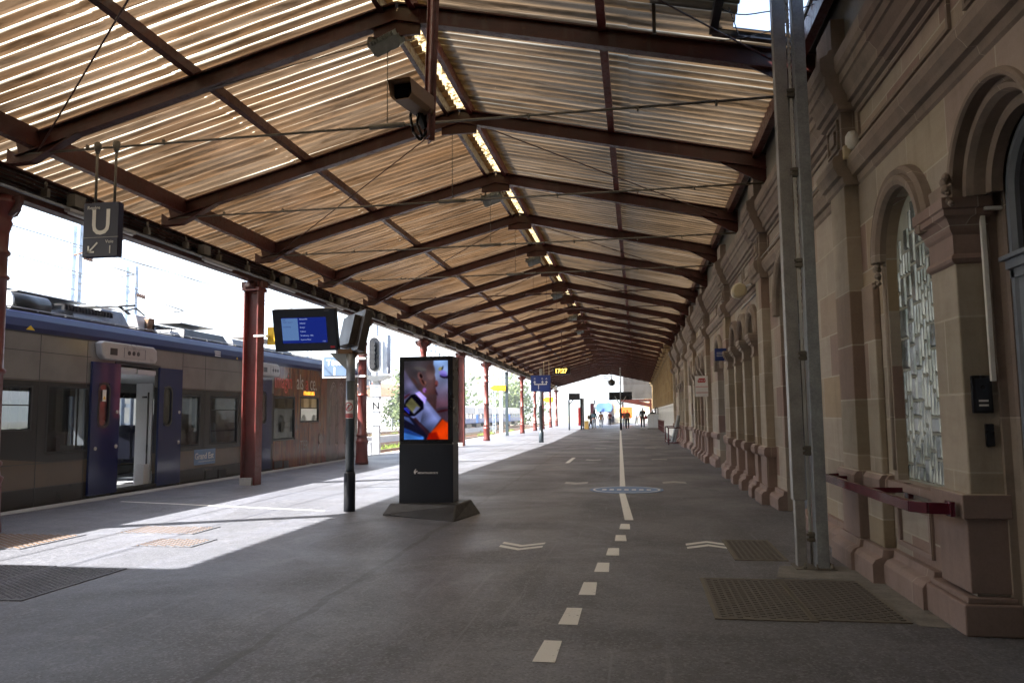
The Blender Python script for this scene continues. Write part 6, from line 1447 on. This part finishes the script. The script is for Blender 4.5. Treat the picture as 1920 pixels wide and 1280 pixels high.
# ================================================================== PEOPLE
def skinmesh(name, joints, edges, mat, parent, rootj=0, sub=1):
    me = bpy.data.meshes.new(name); me.from_pydata([j[0] for j in joints], edges, []); o = bpy.data.objects.new(name, me); COL.objects.link(o)
    sk = o.modifiers.new('s', 'SKIN'); sk.use_smooth_shade = True
    for i, j in enumerate(joints):
        r_ = j[1]; me.skin_vertices[0].data[i].radius = (r_, r_) if not isinstance(r_, tuple) else r_
    me.skin_vertices[0].data[rootj].use_root = True
    o.modifiers.new('u', 'SUBSURF').levels = sub
    dg = bpy.context.evaluated_depsgraph_get(); nm = bpy.data.meshes.new_from_object(o.evaluated_get(dg)); bpy.data.objects.remove(o)
    nm.materials.clear(); nm.materials.append(M[mat]); nm.name = name
    no = bpy.data.objects.new(name, nm); COL.objects.link(no); no.parent = parent; return no
def person(x, y, H, face, label, jacket, trousers, hair='hair_black', skin='skin', stride=.18, bag=None, longhair=False, sit=False, shoe='black_paint', coat=0.0, armbend=.1):
    k = H/1.75; t = empty('person', label, 'person', (x, y, 0)); t.rotation_euler = (0, 0, face); t.scale = (k, k, k)
    s1, s2 = stride, -stride
    J = [((0, 0, .95), .13), ((0, 0, 1.12), .115), ((0, .0, 1.35), .14), ((0, 0, 1.47), .06), ((0, -.01, 1.56), .05), ((0, -.01, 1.64), .082), ((0, -.01, 1.71), .07)]
    E_ = [(0, 1), (1, 2), (2, 3), (3, 4), (4, 5), (5, 6)]
    J += [((0, -.105, 1.62), .016)]; E_ += [(5, 7)]
    for sg, st in ((-1, s1), (1, s2)):
        b = len(J)
        if sit: J += [((sg*.10, 0, .62 if False else .90), .095), ((sg*.12, -.40, .52), .07), ((sg*.12, -.38, .12), .045), ((sg*.12, -.52, .04), .04)]
        else: J += [((sg*.10, 0, .88), .095), ((sg*.10, -st*.5-.02, .50), .065), ((sg*.10, -st+.04, .09), .042), ((sg*.10, -st-.12, .04), .038)]
        E_ += [(0, b), (b, b+1), (b+1, b+2), (b+2, b+3)]
        a = len(J)
        J += [((sg*.17, 0, 1.41), .065), ((sg*.24, st*.3, 1.14), .045), ((sg*.25, st*.7-.06-armbend, .92), .032), ((sg*.25, st*.75-.08-armbend, .85), .030)]
        E_ += [(2, a), (a, a+1), (a+1, a+2), (a+2, a+3)]
        for f in range(5):
            c = len(J); J.append(((sg*(.25+.0), st*.75-.08-armbend+(-.03+.015*f), .765 if f < 4 else .81), .008)); E_.append((a+3, c))
    skinmesh('body', J, E_, skin, t)
    JJ = [((0, 0, .98-coat), .155), ((0, 0, 1.14), .15), ((0, 0, 1.36), .165), ((0, 0, 1.48), .075)]; EE = [(0, 1), (1, 2), (2, 3)]
    for sg, st in ((-1, s1), (1, s2)):
        a = len(JJ); JJ += [((sg*.18, 0, 1.41), .085), ((sg*.245, st*.3, 1.14), .065), ((sg*.255, st*.7-.06-armbend, .93), .05)]; EE += [(2, a), (a, a+1), (a+1, a+2)]
    skinmesh('jacket', JJ, EE, jacket, t)
    JT = [((0, 0, .98), .135)]; ET = []
    for sg, st in ((-1, s1), (1, s2)):
        a = len(JT); JT += [((sg*.10, 0, .88), .11), ((sg*.10, -st*.5-.02, .50), .085), ((sg*.10, -st+.04, .10), .065)]; ET += [(0, a), (a, a+1), (a+1, a+2)]
    skinmesh('trousers', JT, ET, trousers, t)
    s = MB()
    for sg, st in ((-1, s1), (1, s2)): s.hull8([(sg*.10-.045, -st-.17, 0), (sg*.10+.045, -st-.17, 0), (sg*.10+.045, -st+.10, 0), (sg*.10-.045, -st+.10, 0)], [(sg*.10-.035, -st-.13, .07), (sg*.10+.035, -st-.13, .07), (sg*.10+.045, -st+.09, .11), (sg*.10-.045, -st+.09, .11)])
    o = s.build('shoes', shoe, None, .01); o.parent = t; o.matrix_parent_inverse = Matrix()
    hj = [((0, .015, 1.67), .092), ((0, .02, 1.73), .08)]; he = [(0, 1)]
    if longhair: hj += [((0, .06, 1.56), .085), ((0, .08, 1.40), .07)]; he += [(0, 2), (2, 3)]
    skinmesh('hair', hj, he, hair, t)
    if bag:
        mat_, kind_ = bag; s = MB()
        if kind_ == 'back': s.box(-.17, .17, .13, .32, 1.0, 1.42)
        elif kind_ == 'side': s.box(-.42, -.24, -.10, .22, .78, 1.08)
        for v in (): pass
        s.path([(-.13, .16, 1.4), (-.14, .02, 1.5), (-.14, -.12, 1.35)], .018); o = s.build('bag', mat_, None, .03); o.parent = t; o.matrix_parent_inverse = Matrix()
    return t
person(-4.15, 76.5, 1.78, PI, 'person in teal denim jacket and pale jeans walking away, left of a pair', 'jacket_teal', 'jeans_light', longhair=True, shoe='shoe_white', stride=.10)
person(-3.50, 76.8, 1.66, PI, 'person in tan jacket and pale jeans walking beside the teal jacket', 'jacket_tan', 'jeans_light', 'hair_brown', longhair=True, shoe='shoe_white', stride=.16)
person(-4.55, 77.5, 1.62, PI*.5, 'dark haired person with brown bag beside the yellow bin', 'jacket_black', 'jacket_black', stride=.22, bag=('bag_brown', 'back'))
person(-1.28, 79.5, 1.78, PI, 'person in plum and black jacket with light jeans behind the central post', 'jacket_plum', 'jeans_light', shoe='shoe_white', stride=.12)
person(-.93, 77.5, 1.82, PI, 'person in dark orange sleeved jacket with backpack walking away', 'jacket_red', 'trousers_black', bag=('bag_brown', 'back'), stride=.14)
person(.55, 76.5, 2.02, PI*.9, 'person in long black coat carrying a plum bag on the left side', 'jacket_black', 'trousers_black', bag=('hoodie_maroon', 'side'), coat=.18, stride=.05, shoe='shoe_white')
person(1.45, 75.3, 1.85, 0.1, 'dark hooded person standing behind the white counter', 'jacket_black', 'trousers_black', skin='skin_dark', stride=.02)
person(-.1, 100, 1.78, PI, 'distant person in pale blue shirt in the sunlight beyond the canopy', 'shirt_blue', 'trousers_grey', stride=.2, shoe='shoe_white')
person(-3.35, 98, 1.7, PI, 'distant person in maroon top beside the far train', 'hoodie_maroon', 'trousers_black', stride=.1)
# orange and red panels in the distance, far end of the platform
s = MB(); s.box(-2.1, -.6, 103, 103.1, .9, 2.3); tag(s.build('poster_panel', 'orange_panel'), 'orange panel behind the walkers at the platform end', 'panel')
s = MB()
for i in range(9): s.box(.2+i*.2, .23+i*.2, 104.0, 104.03, 0, 1.0)
s.box(.2, 1.9, 104, 104.03, 1.0, 1.05); tag(s.build('barrier', 'red_paint'), 'red barrier at the sunlit platform end', 'barrier')

# ================================================================== AIR
hz_ = MB().box(-1700, 330, -25, 2900, -3, 160).build('haze', 'white_paint', kind='stuff'); hz_['label'] = 'pale bright haze over the far tracks and hills'
ht = bpy.data.materials.new('haze_air'); ht.use_nodes = True; ht.node_tree.nodes.clear()
ho = ht.node_tree.nodes.new('ShaderNodeOutputMaterial'); hv = ht.node_tree.nodes.new('ShaderNodeVolumePrincipled')
hv.inputs['Color'].default_value = (0.92, 0.96, 1.0, 1); hv.inputs['Density'].default_value = 0.0006; hv.inputs['Anisotropy'].default_value = 0.3
ht.node_tree.links.new(hv.outputs[0], ho.inputs['Volume']); hz_.data.materials.clear(); hz_.data.materials.append(ht)
cy.volume_bounces = 0
